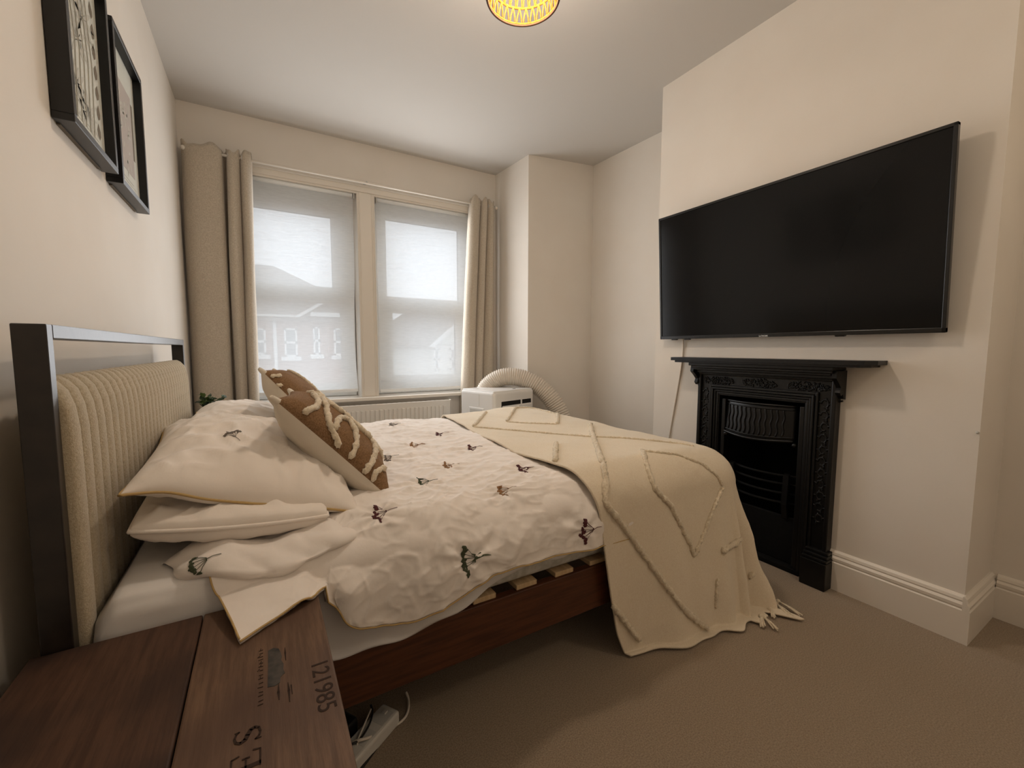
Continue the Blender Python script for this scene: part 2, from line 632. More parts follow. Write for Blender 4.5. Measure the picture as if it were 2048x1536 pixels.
def window(name, x0, x1, up, lo):
    YW = YB + .06
    """up and lo are the glass rectangles (x0,x1,z0,z1) of the upper and the lower light"""
    r = struct_root(name, ((x0 + x1) / 2, YW + .12, WZ0))
    bm = bmesh.new()
    rect_ring(bm, x0 + .005, x1 - .005, WZ0 + .004, WZ1 - .004, .045, YW + .085, YW + .155)
    obj('window_frame', bm, M_UPVC, r)
    zt = (up[2] + lo[3]) / 2
    box('transom', (x0 + .045, x1 - .045, YW + .088, YW + .152, zt - .03, zt + .03), M_UPVC, r, .004)
    for g in (up, lo):
        bm = bmesh.new()
        for w, y in ((.038, YW + .098), (.020, YW + .106)):
            rect_ring(bm, g[0] - w, g[1] + w, g[2] - w, g[3] + w, w + .004, y, YW + .150)
        s = obj('sash', bm, M_UPVC, r)
        box('pane', (g[0] - .008, g[1] + .008, YW + .119, YW + .124, g[2] - .008, g[3] + .008), M_GLASS, s)
    hx = (up[0] + up[1]) / 2 - .02
    bm = bmesh.new()
    bx(bm, hx - .055, hx + .055, YW + .082, YW + .099, up[2] - .042, up[2] - .024, bev=.004)
    obj('window_handle', bm, M_UPVC, r)
    # outer filling between frame and sashes
    bm = bmesh.new()
    for g in (up, lo):
        bx(bm, x0 + .04, g[0] - .03, YW + .11, YW + .148, g[2] - .05, g[3] + .05)
        bx(bm, g[1] + .03, x1 - .04, YW + .11, YW + .148, g[2] - .05, g[3] + .05)
    bx(bm, x0 + .04, x1 - .04, YW + .11, YW + .148, up[3] + .03, WZ1 - .04)
    bx(bm, x0 + .04, x1 - .04, YW + .11, YW + .148, WZ0 + .04, lo[2] - .03)
    obj('frame_infill', bm, M_UPVC, r)
    return r


window('window_1', WX[0], WX[1], (-.03, .494, 1.490, 2.025), (-.06, .544, .747, 1.376))
window('window_2', WX[2], WX[3], (.897, 1.545, 1.449, 2.076), (.939, 1.512, .794, 1.326))


def roller_blind(x0, x1, z0, label, wob):
    r = thing('roller_blind', ((x0 + x1) / 2, YB + .016, WZ1), label, 'blind', 'sheer roller blinds')
    n, mz = 14, 60
    G = np.zeros((n, mz, 3))
    for i in range(n):
        for j in range(mz):
            t = j / (mz - 1)
            z = z0 + (WZ1 - .03 - z0) * t
            b = wob * math.sin(PI * min(1, t * 1.5)) * (.6 + .4 * math.sin(7 * t))
            xa, xb = x0 + b * .35, x1 - b
            u = i / (n - 1)
            G[i, j] = (xa + (xb - xa) * u, YB + .016 + .006 * math.sin(3 * u * PI) * math.sin(PI * t), z)
    me = grid_mesh('blind_fabric', G)
    mesh_obj('blind_fabric', me, M_BLIND, r, True)
    bm = bmesh.new()
    bx(bm, x0, x1, YB + .009, YB + .023, z0 - .022, z0 + .002, bev=.005)
    obj('bottom_bar', bm, M_UPVC, r)
    bm = bmesh.new()
    tube(bm, [(x0 + .005, YB + .016, WZ1 - .025), (x1 - .005, YB + .016, WZ1 - .025)], .017, 14)
    obj('roller', bm, M_UPVC, r, True)
    for xx in (x0 - .004, x1 + .001):
        bm = bmesh.new()
        bx(bm, xx, xx + .006, YB - .004, YB + .040, WZ1 - .05, WZ1, bev=.002)
        obj('bracket', bm, M_ACGREY, r)
    return r


roller_blind(WX[0] + .01, WX[1] - .022, .715, 'sheer white roller blind over the window beside the wider left curtain', .016)
roller_blind(WX[2] + .018, WX[3] - .012, .700, 'sheer white roller blind over the window nearer the white air conditioner', .010)

# radiator under the sill
r = thing('radiator', (.67, 3.31, .14), 'white panel radiator with upright flutes under the window sill', 'radiator')
box('front_panel', (-.02, 1.348, 3.290, 3.300, .14, .600), M_RAD, r, .004)
box('rear_panel', (-.02, 1.348, 3.345, 3.353, .14, .590), M_RAD, r, .003)
box('side_cover', (-.022, -.010, 3.290, 3.353, .15, .602), M_RAD, r, .003)
box('side_cover', (1.338, 1.350, 3.290, 3.353, .15, .602), M_RAD, r, .003)
bm = bmesh.new()
for k in range(34):
    x = -.01 + k * .04
    bx(bm, x, x + .026, 3.300, 3.345, .588, .596)
obj('top_grille', bm, M_RAD, r)
bm = bmesh.new()
bx(bm, 0, .022, 3.284, 3.291, .185, .555, bev=.0032, seg=2)
f0 = obj('flute', bm, M_RAD, r)
for k in range(1, 38):
    copy_to(f0, r, Matrix.Translation((k * .0345, 0, 0)))
for x in (.1, 1.2):
    box('wall_bracket', (x, x + .03, 3.34, YB - .001, .3, .4), M_RAD, r)
tube_obj('pipe', [(1.30, 3.32, .15), (1.30, 3.32, .0)], .008, M_RAD, r)

# curtain pole
PZ, PY = 2.236, YB - .08
r = thing('curtain_pole', (.7, PY, PZ), 'thin white curtain pole running above both windows', 'curtain pole')
tube_obj('pole', [(-.372, PY, PZ), (1.80, PY, PZ)], .0085, M_TRIM, r, 12)
for x in (-.365, 1.79):
    bm = bmesh.new()
    bmesh.ops.create_uvsphere(bm, u_segments=12, v_segments=8, radius=.014, matrix=Matrix.Translation((x, PY, PZ)))
    obj('finial', bm, M_TRIM, r, True)
for x in (-.345, .71, 1.775):
    bm = bmesh.new()
    tube(bm, [(x, YB - .001, PZ + .01), (x, PY + .01, PZ + .012), (x, PY - .012, PZ + .004)], .005, 8)
    bx(bm, x - .010, x + .010, YB - .006, YB, PZ - .02, PZ + .035, bev=.002)
    obj('pole_bracket', bm, M_ACGREY, r)


def curtain(label, top, bot, z0, ztop, seed):
    """top/bot: lists of (x, y-offset) fold knots at the head and the hem"""
    r = thing('curtain', (sum(p[0] for p in bot) / len(bot), PY, z0), label, 'curtain', 'oatmeal curtains on the pole')
    n, mz = 150, 90
    A = catmull(top, n)
    B = catmull(bot, n)
    G = np.zeros((n, mz, 3))
    for j in range(mz):
        t = j / (mz - 1)
        w = t ** 0.8
        P = A * (1 - w) + B * w
        z = ztop + (z0 - ztop) * t
        head = max(0, 1 - t * 22)
        lift = (np.sin(np.arange(n) * .19 + seed) * .014 + np.sin(np.arange(n) * .41) * .006) * head
        sway = noise2(np.arange(n) * .03, np.full(n, t * 3.0), seed) * .016
        G[:, j, 0] = P[:, 0] + sway * .5
        G[:, j, 1] = PY + P[:, 1] * (1 - .35 * head) + sway
        G[:, j, 2] = z + lift
    me = grid_mesh('fabric', G)
    o = mesh_obj('fabric', me, M_CURTAIN, r, True)
    sm = o.modifiers.new('thick', 'SOLIDIFY')
    sm.thickness = .005
    return r, G


c1, G1 = curtain('wide oatmeal curtain hanging in the window corner nearest the picture frames',
                 [(-.372, .03), (-.345, -.005), (-.30, -.03), (-.235, -.035), (-.18, -.02), (-.168, .04), (-.150, .05), (-.140, -.02), (-.115, -.045), (-.085, -.02), (-.078, .03), (-.068, .0), (-.045, -.035), (-.02, -.02), (-.012, .02)],
                 [(-.388, .04), (-.375, -.0), (-.345, -.035), (-.27, -.045), (-.195, -.03), (-.182, .045), (-.168, .05), (-.160, -.02), (-.135, -.055), (-.110, -.02), (-.102, .03), (-.094, -.0), (-.07, -.045), (-.048, -.03), (-.040, .02)],
                 .04, 2.272, 1.3)
c2, G2 = curtain('narrow oatmeal curtain bunched beside the white air conditioner',
                 [(1.556, .03), (1.562, -.02), (1.60, -.04), (1.635, -.01), (1.640, .04), (1.648, .03), (1.655, -.03), (1.685, -.04), (1.70, .0), (1.705, .03), (1.715, -.02), (1.745, -.035), (1.772, .02)],
                 [(1.432, .03), (1.436, -.02), (1.47, -.05), (1.535, -.02), (1.542, .04), (1.550, .03), (1.556, -.04), (1.595, -.05), (1.62, .0), (1.626, .04), (1.64, -.02), (1.70, -.045), (1.775, .02)],
                 .04, 2.285, 4.1)
for root, G in ((c1, G1), (c2, G2)):
    for k in (30, 75, 120):
        q = G[k, 2]
        pts = [(q[0], PY + .020 * math.cos(a), PZ + .020 * math.sin(a)) for a in np.linspace(0, 2 * PI, 17)[:-1]]
        tube_obj('eyelet', pts, .003, M_ACGREY, root, 6, True)

# ------------------------------------------------------------------ bed
bed = thing('bed_frame', (.68, 1.68, 0), 'double bed with dark framed headboard, oatmeal channelled pad and brown side rails', 'bed')
HX0, HX1 = -.340, -.299
HY0, HY1 = .973, 2.362
for y in (HY0, HY1 - .024):
    box('headboard_post', (HX0, HX1, y, y + .024, 0, 1.060), M_BEDDARK, bed, .002)
box('headboard_rail', (HX0, HX1, HY0 + .024, HY1 - .024, 1.036, 1.060), M_BEDDARK, bed, .002)
box('headboard_cross_bar', (HX0, HX1, HY0 + .024, HY1 - .024, .30, .34), M_BEDDARK, bed, .002)
pad = box('headboard_pad', (-.338, -.312, HY0 + .027, HY1 - .027, .38, .955), M_PAD, bed, .008)
NCH = 29
cw = (HY1 - HY0 - .054) / NCH
# side outline of one channel in X-Z: flat front, rolled top
bm = bmesh.new()
path = [(-.287, .385), (-.283, .40), (-.283, .60), (-.283, .80), (-.284, .88), (-.288, .92), (-.296, .948), (-.308, .964), (-.320, .972), (-.334, .972), (-.338, .962)]
na = 9
rows = []
for (x, z) in path:
    row = []
    for k in range(na):
        a = -1 + 2 * k / (na - 1)
        dep = (1 - abs(a) ** 2.6) * .008 - .008
        nx, nz = (1, 0) if z < .9 else ((.7, .7) if z < .965 else (0, 1))
        row.append(bm.verts.new((x + nx * dep, HY0 + .027 + cw * (.5 + a * .5), z + nz * dep)))
    rows.append(row)
for i in range(len(rows) - 1):
    for k in range(na - 1):
        bm.faces.new((rows[i][k], rows[i][k + 1], rows[i + 1][k + 1], rows[i + 1][k]))
# backs and ends close the channel
bb = [[bm.verts.new((-.318, HY0 + .027 + cw * s, z)) for s in (0, 1)] for z in (.385, .940)]
bm.faces.new((rows[0] + [bb[0][1], bb[0][0]]))
bm.faces.new([rows[i][0] for i in range(len(rows))] + [bb[1][0], bb[0][0]])
bm.faces.new([rows[i][-1] for i in range(len(rows))] + [bb[1][1], bb[0][1]])
ch0 = obj('channel', bm, M_PAD, pad, True)
for k in range(1, NCH):
    copy_to(ch0, pad, Matrix.Translation((0, k * cw, 0)))
FX = 1.612
for y in (.985, 2.325):
    box('side_rail', (-.299, FX, y, y + .026, .185, .328), M_RAILWOOD, bed, .003)
box('foot_rail', (FX - .026, FX, 1.011, 2.325, .185, .328), M_RAILWOOD, bed, .003)
box('centre_beam', (-.299, FX - .026, 1.65, 1.69, .22, .31), M_RAILWOOD, bed)
for (x, y) in ((FX - .07, 1.02), (FX - .07, 2.27), (.68, 1.65)):
    box('leg', (x, x + .045, y, y + .045, 0, .30), M_BEDDARK, bed, .003)
sl = box('slat', (-.22, -.15, .992, 2.345, .3285, .343), M_SLAT, bed, .002)
for k in range(1, 13):
    copy_to(sl, bed, Matrix.Translation((k * .137, 0, 0)))

# mattress
bm = bmesh.new()
bx(bm, -.265, 1.596, .998, 2.338, .3445, .557, bev=.034, seg=4)
mt = obj('mattress', bm, M_MATT, None, True)
tag(mt, 'white mattress lying on the pale slats of the bed', 'mattress')
# fitted sheet: pulled over the top and the sides, its elasticated edge rides up towards the foot
n, k = 150, 46
G = np.zeros((n, k, 3))
for i in range(n):
    x = -.282 + (1.603 + .282) * i / (n - 1)
    e = .345 - .03 * sstep(-.1, .2, x) + .085 * sstep(.32, .62, x) + .005 * math.sin(x * 40)
    prof = [(.978 + .004 * math.sin(x * 23), e), (.980, e + .03), (.982, .50), (.992, .552), (1.04, .572), (1.3, .572), (1.7, .572), (2.1, .572), (2.3, .572), (2.345, .55), (2.352, .48), (2.35, .36)]
    P = catmull(prof, k)
    G[i, :, 0] = x
    G[i, :, 1:] = P
    end = sstep(-.25, -.282, x)
    G[i, :, 2] -= end * .04 * (P[:, 1] > .5)
    G[i, :, 1] += (1.67 - P[:, 0]) * end * .012
X_, A_ = G[..., 0], np.cumsum(np.full((n, k), .04), 1)
G += normals(G) * (noise2(X_ * 9, A_ * 6, 4) * .006 + ridged(X_ * 5 + A_ * 3, A_ * 5, 8) * .002)[..., None] * -1
mesh_obj('fitted_sheet', grid_mesh('fitted_sheet', G), M_SHEET, mt, True).modifiers.new('t', 'SOLIDIFY').thickness = .004
# closed head end of the sheet

# ------------------------------------------------------------------ duvet
def dprof(x, hem, top=.632, yh=.962):
    m = (.49 + hem) / 2
    return [(x, 2.44, .36), (x, 2.435, .47), (x, 2.405, .575), (x, 2.325, top - .008), (x, 2.1, top + .004), (x, 1.8, top), (x, 1.5, top), (x, 1.26, top - .006),
            (x, 1.11, top - .014), (x, 1.02, top - .042), (x, .956, m + .050), (x, yh - .010, hem)]


def dset(P, d):
    for k, v in d.items():
        P[k] = v
    return P


net = [
    dset(dprof(-.17, .5, .590), {7: (-.17, 1.30, .585), 8: (-.150, 1.14, .570), 9: (-.115, 1.035, .550), 10: (-.085, .945, .535), 11: (-.053, .832, .519)}),
    dset(dprof(-.09, .5, .592), {7: (-.09, 1.30, .590), 8: (-.07, 1.15, .580), 9: (-.05, 1.055, .564), 10: (-.025, .962, .549), 11: (-.003, .870, .519)}),
    dset(dprof(.00, .5, .600), {7: (.0, 1.30, .60), 8: (.01, 1.13, .596), 9: (.03, 1.045, .575), 10: (.045, .972, .550), 11: (.055, .905, .521)}),
    dset(dprof(.08, .46, .612), {9: (.085, 1.03, .572), 10: (.092, .975, .53), 11: (.098, .945, .478)}),
    dprof(.14, .418, .622), dprof(.20, .391), dprof(.30, .372), dprof(.42, .403), dprof(.52, .434), dprof(.68, .427),
    dprof(.88, .416, .626), dprof(1.05, .41, .612), dprof(1.25, .41, .612), dprof(1.42, .41, .612), dprof(1.54, .41, .60), dprof(1.59, .41, .585), dprof(1.625, .40, .53), dprof(1.632, .38, .46)]
net = np.array(net, float)
xs = net[:, 5, 0]
# resample along the rows (uneven stations) and the columns
A = catmull(net, 380)
A = np.swapaxes(A, 0, 1)
A = catmull(A, 330)
G = np.swapaxes(A, 0, 1).copy()
ds = np.linalg.norm(np.diff(G, axis=1), axis=2)
ARC = np.concatenate([np.zeros((G.shape[0], 1)), np.cumsum(ds, 1)], 1)
fromhem = ARC[:, -1:] - ARC
XX = G[..., 0]
nn = normals(G)
if nn[190, 165, 2] < 0:
    nn = -nn
cover = sstep(.80, .92, XX)
side = sstep(.34, .12, fromhem) * sstep(.02, .16, XX)
flop = sstep(.10, .0, XX) * sstep(.3, .1, fromhem)
dsp = noise2(XX * 4.2, ARC * 4.0, 1) * .018
dsp += (ridged(XX * 9 + ARC * 2.0, ARC * 7 - XX * 3, 2) ** 3) * .0024 * (1 - .8 * flop)
d1, d2 = XX * .85 - ARC * .53, XX * .53 + ARC * .85
dsp += (np.clip(ridged(d1 * 5 + noise2(XX * 5, ARC * 5, 17) * 2.2, d2 * 22 + noise2(XX * 7, ARC * 7, 37) * 1.6, 18), 0, 1) ** 4) * .0036 * (1 - .8 * flop)
dsp += (np.clip(ridged(d1 * 16 + noise2(XX * 6, ARC * 6, 29) * 2.2, d2 * 6 + noise2(XX * 4, ARC * 4, 27) * 2, 19), 0, 1) ** 4) * .0018 * (1 - .8 * flop)
dsp += (ridged(XX * 17 - ARC * 6, ARC * 22 + XX * 4, 3) ** 4) * .0022 * (1 - .8 * flop)
dsp += noise2(XX * 34, ARC * 46, 6) * .0012
dsp += noise2(XX * 10, ARC * 22, 9) * .0036
# drape on the near side: folds that fan down towards the hem
fan = XX * 13 + .9 * np.sin(XX * 9) + fromhem * (3.0 * np.sin(XX * 6 + 1.0))
dsp += side * ((ridged(fan * .55, fromhem * 1.2, 12) - .35) * .018)
dsp += side * (ridged(XX * 11 - fromhem * 9, fromhem * 5, 14) ** 3) * .004
dsp *= (1 - .8 * cover)
G += nn * dsp[..., None]
G[..., 2] -= cover * .004
# never sink into the mattress
RR, D0 = .055, .013
qy = np.abs(G[..., 1] - 1.667) - (.688 - RR)
qz = G[..., 2] - (.573 - RR)
py_, pz_ = np.maximum(qy, 0), np.maximum(qz, 0)
ln_ = np.hypot(py_, pz_) + 1e-9
sd = np.where((qy > 0) | (qz > 0), ln_, np.maximum(qy, qz)) - RR
push = np.maximum(D0 - sd, 0) * (XX < 1.62)
sy_ = np.where(qy > 0, py_ / ln_, 0) * np.sign(G[..., 1] - 1.667)
sz_ = np.where(qz > 0, pz_ / ln_, 0)
only = (qy <= 0) & (qz <= 0)
sz_ = np.where(only & (qz >= qy), 1.0, sz_)
sy_ = np.where(only & (qy > qz), np.sign(G[..., 1] - 1.667), sy_)
G[..., 1] += push * sy_
G[..., 2] += push * sz_
# round the near foot corner so that it stays under the throw
cdx, cdy = G[..., 0] - 1.515, G[..., 1] - 1.085
crr = np.hypot(cdx, cdy)
csc = np.where((cdx > 0) & (cdy < 0) & (crr > .112), .112 / np.maximum(crr, 1e-6), 1.0)
G[..., 0] = 1.515 + cdx * csc
G[..., 1] = 1.085 + cdy * csc
# keep the flopped corner above the crate top
low = (G[..., 1] < .975) & (XX < .10)
G[..., 2] = np.where(low, np.maximum(G[..., 2], .519), G[..., 2])

FLOWERS = [(785, 850, 'grey'), (878, 870, 'plum'), (828, 891, 'tan'), (943, 898, 'plum'), (775, 918, 'grey'), (895, 932, 'tan'), (1044, 939, 'plum'), (845, 966, 'green'),
           (1006, 983, 'tan'), (757, 1027, 'plum'), (934, 1121, 'green'), (1171, 1061, 'plum'), (700, 840, 'tan')]


def bvh_of(G):
    nu, nv = G.shape[:2]
    idx = np.arange(nu * nv).reshape(nu, nv)
    F = np.stack([idx[:-1, :-1].ravel(), idx[1:, :-1].ravel(), idx[1:, 1:].ravel(), idx[:-1, 1:].ravel()], 1)
    return BVHTree.FromPolygons(G.reshape(-1, 3).tolist(), F.tolist())


ORIGIN = Vector((0, 0, CAM_H))
bv = bvh_of(G)
pk = []
for fx, fy, c in FLOWERS:
    h = bv.ray_cast(ORIGIN, pix_ray(fx, fy))
    if h[0]:
        pk.append((h[0], c))
nn = normals(G)
if nn[190, 165, 2] < 0:
    nn = -nn
for (h, c) in pk:
    d = G - np.array(h)
    rr = np.linalg.norm(d, axis=2)
    th = np.arctan2(d[..., 1] + d[..., 2] * .8, d[..., 0])
    G += nn * (np.exp(-(rr / .085) ** 2) * (np.cos(th * 7 + h.x * 31) * .0042 * np.clip(rr / .03, 0, 1) - .006 * np.exp(-(rr / .03) ** 2)))[..., None]
duvet = mesh_obj('duvet', grid_mesh('duvet', G), M_DUVET, None, True)
tag(duvet, 'rumpled white duvet embroidered with small flower sprigs spread over the bed', 'duvet')
duvet.modifiers.new('t', 'SOLIDIFY').thickness = .008
duvet.modifiers['t'].offset = -1 if nn[190, 165, 2] * np.cross(G[191, 165] - G[190, 165], G[190, 166] - G[190, 165])[2] > 0 else 1
DG = G
# piping along the hem
tube_obj('hem_piping', [Vector(v) + Vector((0, -.002, -.001)) for v in DG[0:330:2, -1]], .0019, M_PIPING, duvet, 6)
tube_obj('hem_piping', [Vector(v) for v in DG[0, -70::2]], .0017, M_PIPING, duvet, 6)

# turned-under fold of the duvet below the pillows
n, k = 50, 40
G = np.zeros((n, k, 3))
for i in range(n):
    u = i / (n - 1)
    for j in range(k):
        a = 2 * PI * j / (k - 1)
        w = max(0.02, math.sin(PI * (.004 + .992 * u))) ** .38
        cx = -.185 + .36 * u
        G[i, j] = (cx - .01 * math.cos(a), 1.07 + .10 * w * math.cos(a) - .02 * u, .573 + .036 * w * math.sin(a) + .010 * math.sin(u * 9))
G += normals(G) * (noise2(G[..., 0] * 14, G[..., 1] * 14 + G[..., 2] * 20, 21) * .016 + ridged(G[..., 0] * 12 + G[..., 1] * 6, G[..., 1] * 10, 23) ** 3 * .006)[..., None]
mesh_obj('turned_under_fold', grid_mesh('turned_under_fold', G), M_DUVET, duvet, True)


def flower_mesh(color, seed):
    rnd = random.Random(seed)
    bm = bmesh.new()
    for k in range(11):
        a = (k - 5) / 5.0
        y = a * .033
        x = -.006 * (1 - a * a) * 2 + rnd.uniform(-.006, .006)
        for q in range(2):
            mtx = Matrix.Translation((x + rnd.uniform(-.004, .004), y + rnd.uniform(-.003, .003), .0005)) @ Matrix.Rotation(rnd.uniform(0, 3), 4, 'Z') @ Matrix.Diagonal((.0066, .0042, .0016, 1))
            bmesh.ops.create_icosphere(bm, subdivisions=1, radius=1.0, matrix=mtx)
        if k % 2 == 0:
            tube(bm, [(x, y, .0004), (.012, y * .45, .0008), (.024, y * .1, .0006)], .0007, 5)
    tube(bm, [(.022, 0, .0006), (.040, .004, .0008), (.058, .002, .0004)], .0009, 5)
    me = bpy.data.meshes.new('embroidered_sprig')
    bm.to_mesh(me)
    bm.free()
    me.materials.append(M_FLOWERS[color])
    return me


FM = {c: flower_mesh(c, i + 3) for i, c in enumerate(M_FLOWERS)}
bv = bvh_of(DG)


def put_flower(bvh, px, py, c, parent, scale=1.0, tdir=(1, 0, 0)):
    h = bvh.ray_cast(ORIGIN, pix_ray(px, py))
    if not h[0]:
        return
    nr = h[1]
    if nr.dot(pix_ray(px, py)) > 0:
        nr = -nr
    x = Vector(tdir)
    x = (x - nr * x.dot(nr)).normalized()
    y = nr.cross(x)
    me = FM[c].copy()
    F_ = frame_matrix(x, y, nr, h[0]) @ Matrix.Scale(scale, 4)
    for v in me.vertices:                     # lay every stitch on the cloth
        q = F_ @ v.co
        lift = v.co.z * scale + .0012
        near = bvh.find_nearest(q)
        if near[0] is not None and (near[0] - q).length < .05:
            m_ = near[1] if near[1].dot(nr) > 0 else -near[1]
            v.co = near[0] + m_ * lift
        else:
            v.co = q
    put(bpy.data.objects.new('embroidered_sprig', me), parent)


for fx, fy, c in FLOWERS:
    put_flower(bv, fx, fy, c, duvet, 1.05 if fy > 1050 else .82)
bv2 = bvh_of(G)
put_flower(bv2, 392, 1128, 'green', duvet, .8, (1, 0, .3))

# ------------------------------------------------------------------ throw blanket
YN, YF, XF, RB = .950, 2.425, 1.668, .135


def edge_x(q):
    """left edge of the throw: x against the across-bed cloth coordinate q (below YN+RB it runs down the side)"""
    ks = [(.30, 1.03), (.45, .965), (.60, .925), (.75, .898), (.90, .868), (1.0, .845), (1.12, .825), (1.32, .795), (1.66, .817), (2.0, .86), (2.36, .905), (2.8, .93)]
    return float(np.interp(q, [k[0] for k in ks], [k[1] for k in ks]))


def btop(x, y):
    z = .640 + .014 * math.exp(-((x - 1.38) / .16) ** 2 - ((y - 2.30) / .18) ** 2)
    z += .004 * float(noise2(x * 3, y * 3, 31)) * 2
    z -= .020 * float(sstep(1.30, 1.60, x))
    return z


def arc(o):
    if o <= 0:
        return 0.0, 0.0
    if o < RB * PI / 2:
        a = o / RB
        return RB * math.sin(a), RB * (1 - math.cos(a))
    return RB, RB + (o - RB * PI / 2)


NPX, NQ = 210, 300
BG = np.zeros((NPX, NQ, 3))
for j in range(NQ):
    q = .350 + (2.78 - .350) * j / (NQ - 1)
    p0 = edge_x(q)
    p1 = XF + .22
    for i in range(NPX):
        p = p0 + (p1 - p0) * (i / (NPX - 1)) ** 1.0
        k = max(0.0, p - (XF - RB))
        if q < YN + RB:
            h = YN + RB - q
            sy = -1
            cy = YN + RB
        elif q > YF - RB:
            h = q - (YF - RB)
            sy = 1
            cy = YF - RB
        else:
            h = 0.0
            sy = 0
            cy = q
        px_ = min(p, XF - RB)
        zt = btop(px_, min(max(q, YN + RB), YF - RB))
        if h == 0 and k == 0:
            BG[i, j] = (p, q, zt)
            continue
        r_ = math.hypot(h, k)
        th = math.atan2(k, h)            # 0: straight off the side, PI/2: straight off the foot
        o_, dr = arc(r_)
        hang = max(0.0, dr - RB) / .55
        # flare and folds
        fl = 0.0
        if sy <= 0 and h > 0:
            fl = .085 * hang * float(sstep(.95, 1.40, p)) + .012 * hang * math.sin(p * 21 + 1.5) * float(sstep(.95, 1.1, p)) + .004 * hang * math.sin(p * 43) + .020 * hang * math.sin(p * 44 + 1.0) * float(sstep(1.28, 1.5, p))
        if k > 0 and h > 0:
            w = math.sin(2 * th)
            fl += w * hang * (.030 + .075 * math.sin(th * 14 + .4))
        elif k > 0:
            fl += .03 * hang * math.sin(q * 17) + .015 * hang
        zf = zt - dr
        floor = .012
        ex = 0.0
        if zf < floor:
            ex = floor - zf
            zf = floor + .004 * abs(math.sin(p * 31 + q * 13)) * min(1, ex * 8)
        o2 = o_ + fl + ex * .75
        dx = math.sin(th)
        dy = math.cos(th) * (sy if sy else -1)
        # the trailing corner is pulled towards the near side
        BG[i, j] = (px_ + dx * o2 + (.02 * hang * dx if k > 0 and h > 0 else 0), cy + dy * o2, zf)
        if k == 0:
            BG[i, j, 0] = p
nn = normals(BG)
if nn[60, 150, 2] < 0:
    nn = -nn
X_, Y_, Z_ = BG[..., 0], BG[..., 1], BG[..., 2]
BG += nn * (noise2(X_ * 6, Y_ * 6 + Z_ * 4, 41) * .006 + noise2(X_ * 22, Y_ * 20 + Z_ * 20, 43) * .0016)[..., None]
BG[..., 2] = np.maximum(BG[..., 2], .010)
throw = mesh_obj('throw_blanket', grid_mesh('throw_blanket', BG), M_THROW, None, True)
tag(throw, 'cream woven throw with fluffy zigzag ridges draped over the foot of the bed', 'blanket')
md = throw.modifiers.new('t', 'SOLIDIFY')
md.thickness = .006
md.offset = 0
bvb = bvh_of(BG)


def ridge(bvh, pts, rad, m, parent, name, step=7.0, lift=.6):
    """fluffy raised ridge that follows a surface along a drawn line"""
    P = []
    for a, b in zip(pts[:-1], pts[1:]):
        L_ = math.hypot(b[0] - a[0], b[1] - a[1])
        nst = max(2, int(L_ / step))
        for s in range(nst):
            P.append((a[0] + (b[0] - a[0]) * s / nst, a[1] + (b[1] - a[1]) * s / nst))
    P.append(pts[-1])
    out = []
    last = None
    for (x, y) in P:
        d = pix_ray(x, y)
        h = bvh.ray_cast(ORIGIN, d)
        if not h[0]:
            continue
        nr = h[1] if h[1].dot(d) < 0 else -h[1]
        c = h[0] + nr * rad * lift
        if last is not None and (c - last).length > .32:
            break
        out.append(c)
        last = c
    if len(out) < 3:
        return None
    # even spacing
    C = [out[0]]
    for c in out[1:]:
        while (c - C[-1]).length > rad * .8:
            C.append(C[-1] + (c - C[-1]).normalized() * rad * .8)
    if len(C) < 3:
        return None
    rnd = random.Random(len(C))
    C = [c + Vector((rnd.uniform(-1, 1), rnd.uniform(-1, 1), rnd.uniform(-1, 1))) * rad * .16 for c in C]
    bm = bmesh.new()
    rs = [rad * rnd.uniform(.72, 1.15) for _ in C]
    rs[0] = rs[-1] = rad * .5
    tube(bm, C, rad, 9, False, lambda t: rs[min(len(rs) - 1, int(t * (len(rs) - 1) + .5))])
    for v in bm.verts:
        v.co += Vector((rnd.uniform(-1, 1), rnd.uniform(-1, 1), rnd.uniform(-1, 1))) * rad * .22
    return obj(name, bm, m, parent, True)


def c8(L_):
    return [(1050 + x / 2.845, 780 + y / 2.845) for x, y in L_]


def c7(L_):
    return [(700 + x / 2.954, 780 + y / 2.954) for x, y in L_]


RIDGES = [
    (c8([(358, 155), (385, 260), (440, 420), (455, 520), (447, 640), (530, 740), (640, 890), (790, 1100), (920, 1270), (1040, 1360)]), .0075),
    (c7([(730, 222), (930, 240), (1180, 262), (1410, 280), (1600, 288)]) + c8([(700, 290), (900, 312), (965, 326)]), .0042),
    (c8([(668, 350), (700, 480), (730, 560), (820, 650), (890, 790), (940, 890), (958, 950)]), .0065),
    (c8([(672, 352), (860, 370), (1000, 420), (1090, 490), (1120, 545)]), .0045),
    (c8([(1120, 545), (1050, 710), (1000, 840), (960, 940)]), .0060),
    (c8([(1290, 680), (1215, 745)]), .0080), (c8([(1222, 845), (1110, 920)]), .0080), (c8([(1300, 1030), (1270, 1070)]), .0075),
    (c8([(470, 1160), (505, 1240), (560, 1310), (650, 1425)]), .0075),
    (c8([(1092, 1070), (1080, 1240)]), .0050),
    (c7([(730, 222), (775, 165), (822, 118)]), .0065),
    (c7([(925, 190), (975, 112), (1000, 105)]), .0065), (c7([(1225, 148), (1225, 205)]), .0070), (c7([(925, 192), (1040, 200), (1225, 206)]), .0040),
    (c7([(975, 108), (1075, 108), (1225, 148)]), .0045),
    (c7([(800, 283), (960, 297), (1100, 311), (1213, 322)]), .0042), (c7([(1217, 320), (1210, 480)]), .0070), (c7([(565, 168), (620, 128)]), .0065),
]
for L_, rad in RIDGES:
    ridge(bvb, L_, rad * 1.4, M_TUFT, throw, 'tufted_ridge')


def on_floor(px, py, z=0.008):
    d = pix_ray(px, py)
    return ORIGIN + d * ((z - CAM_H) / d.z)


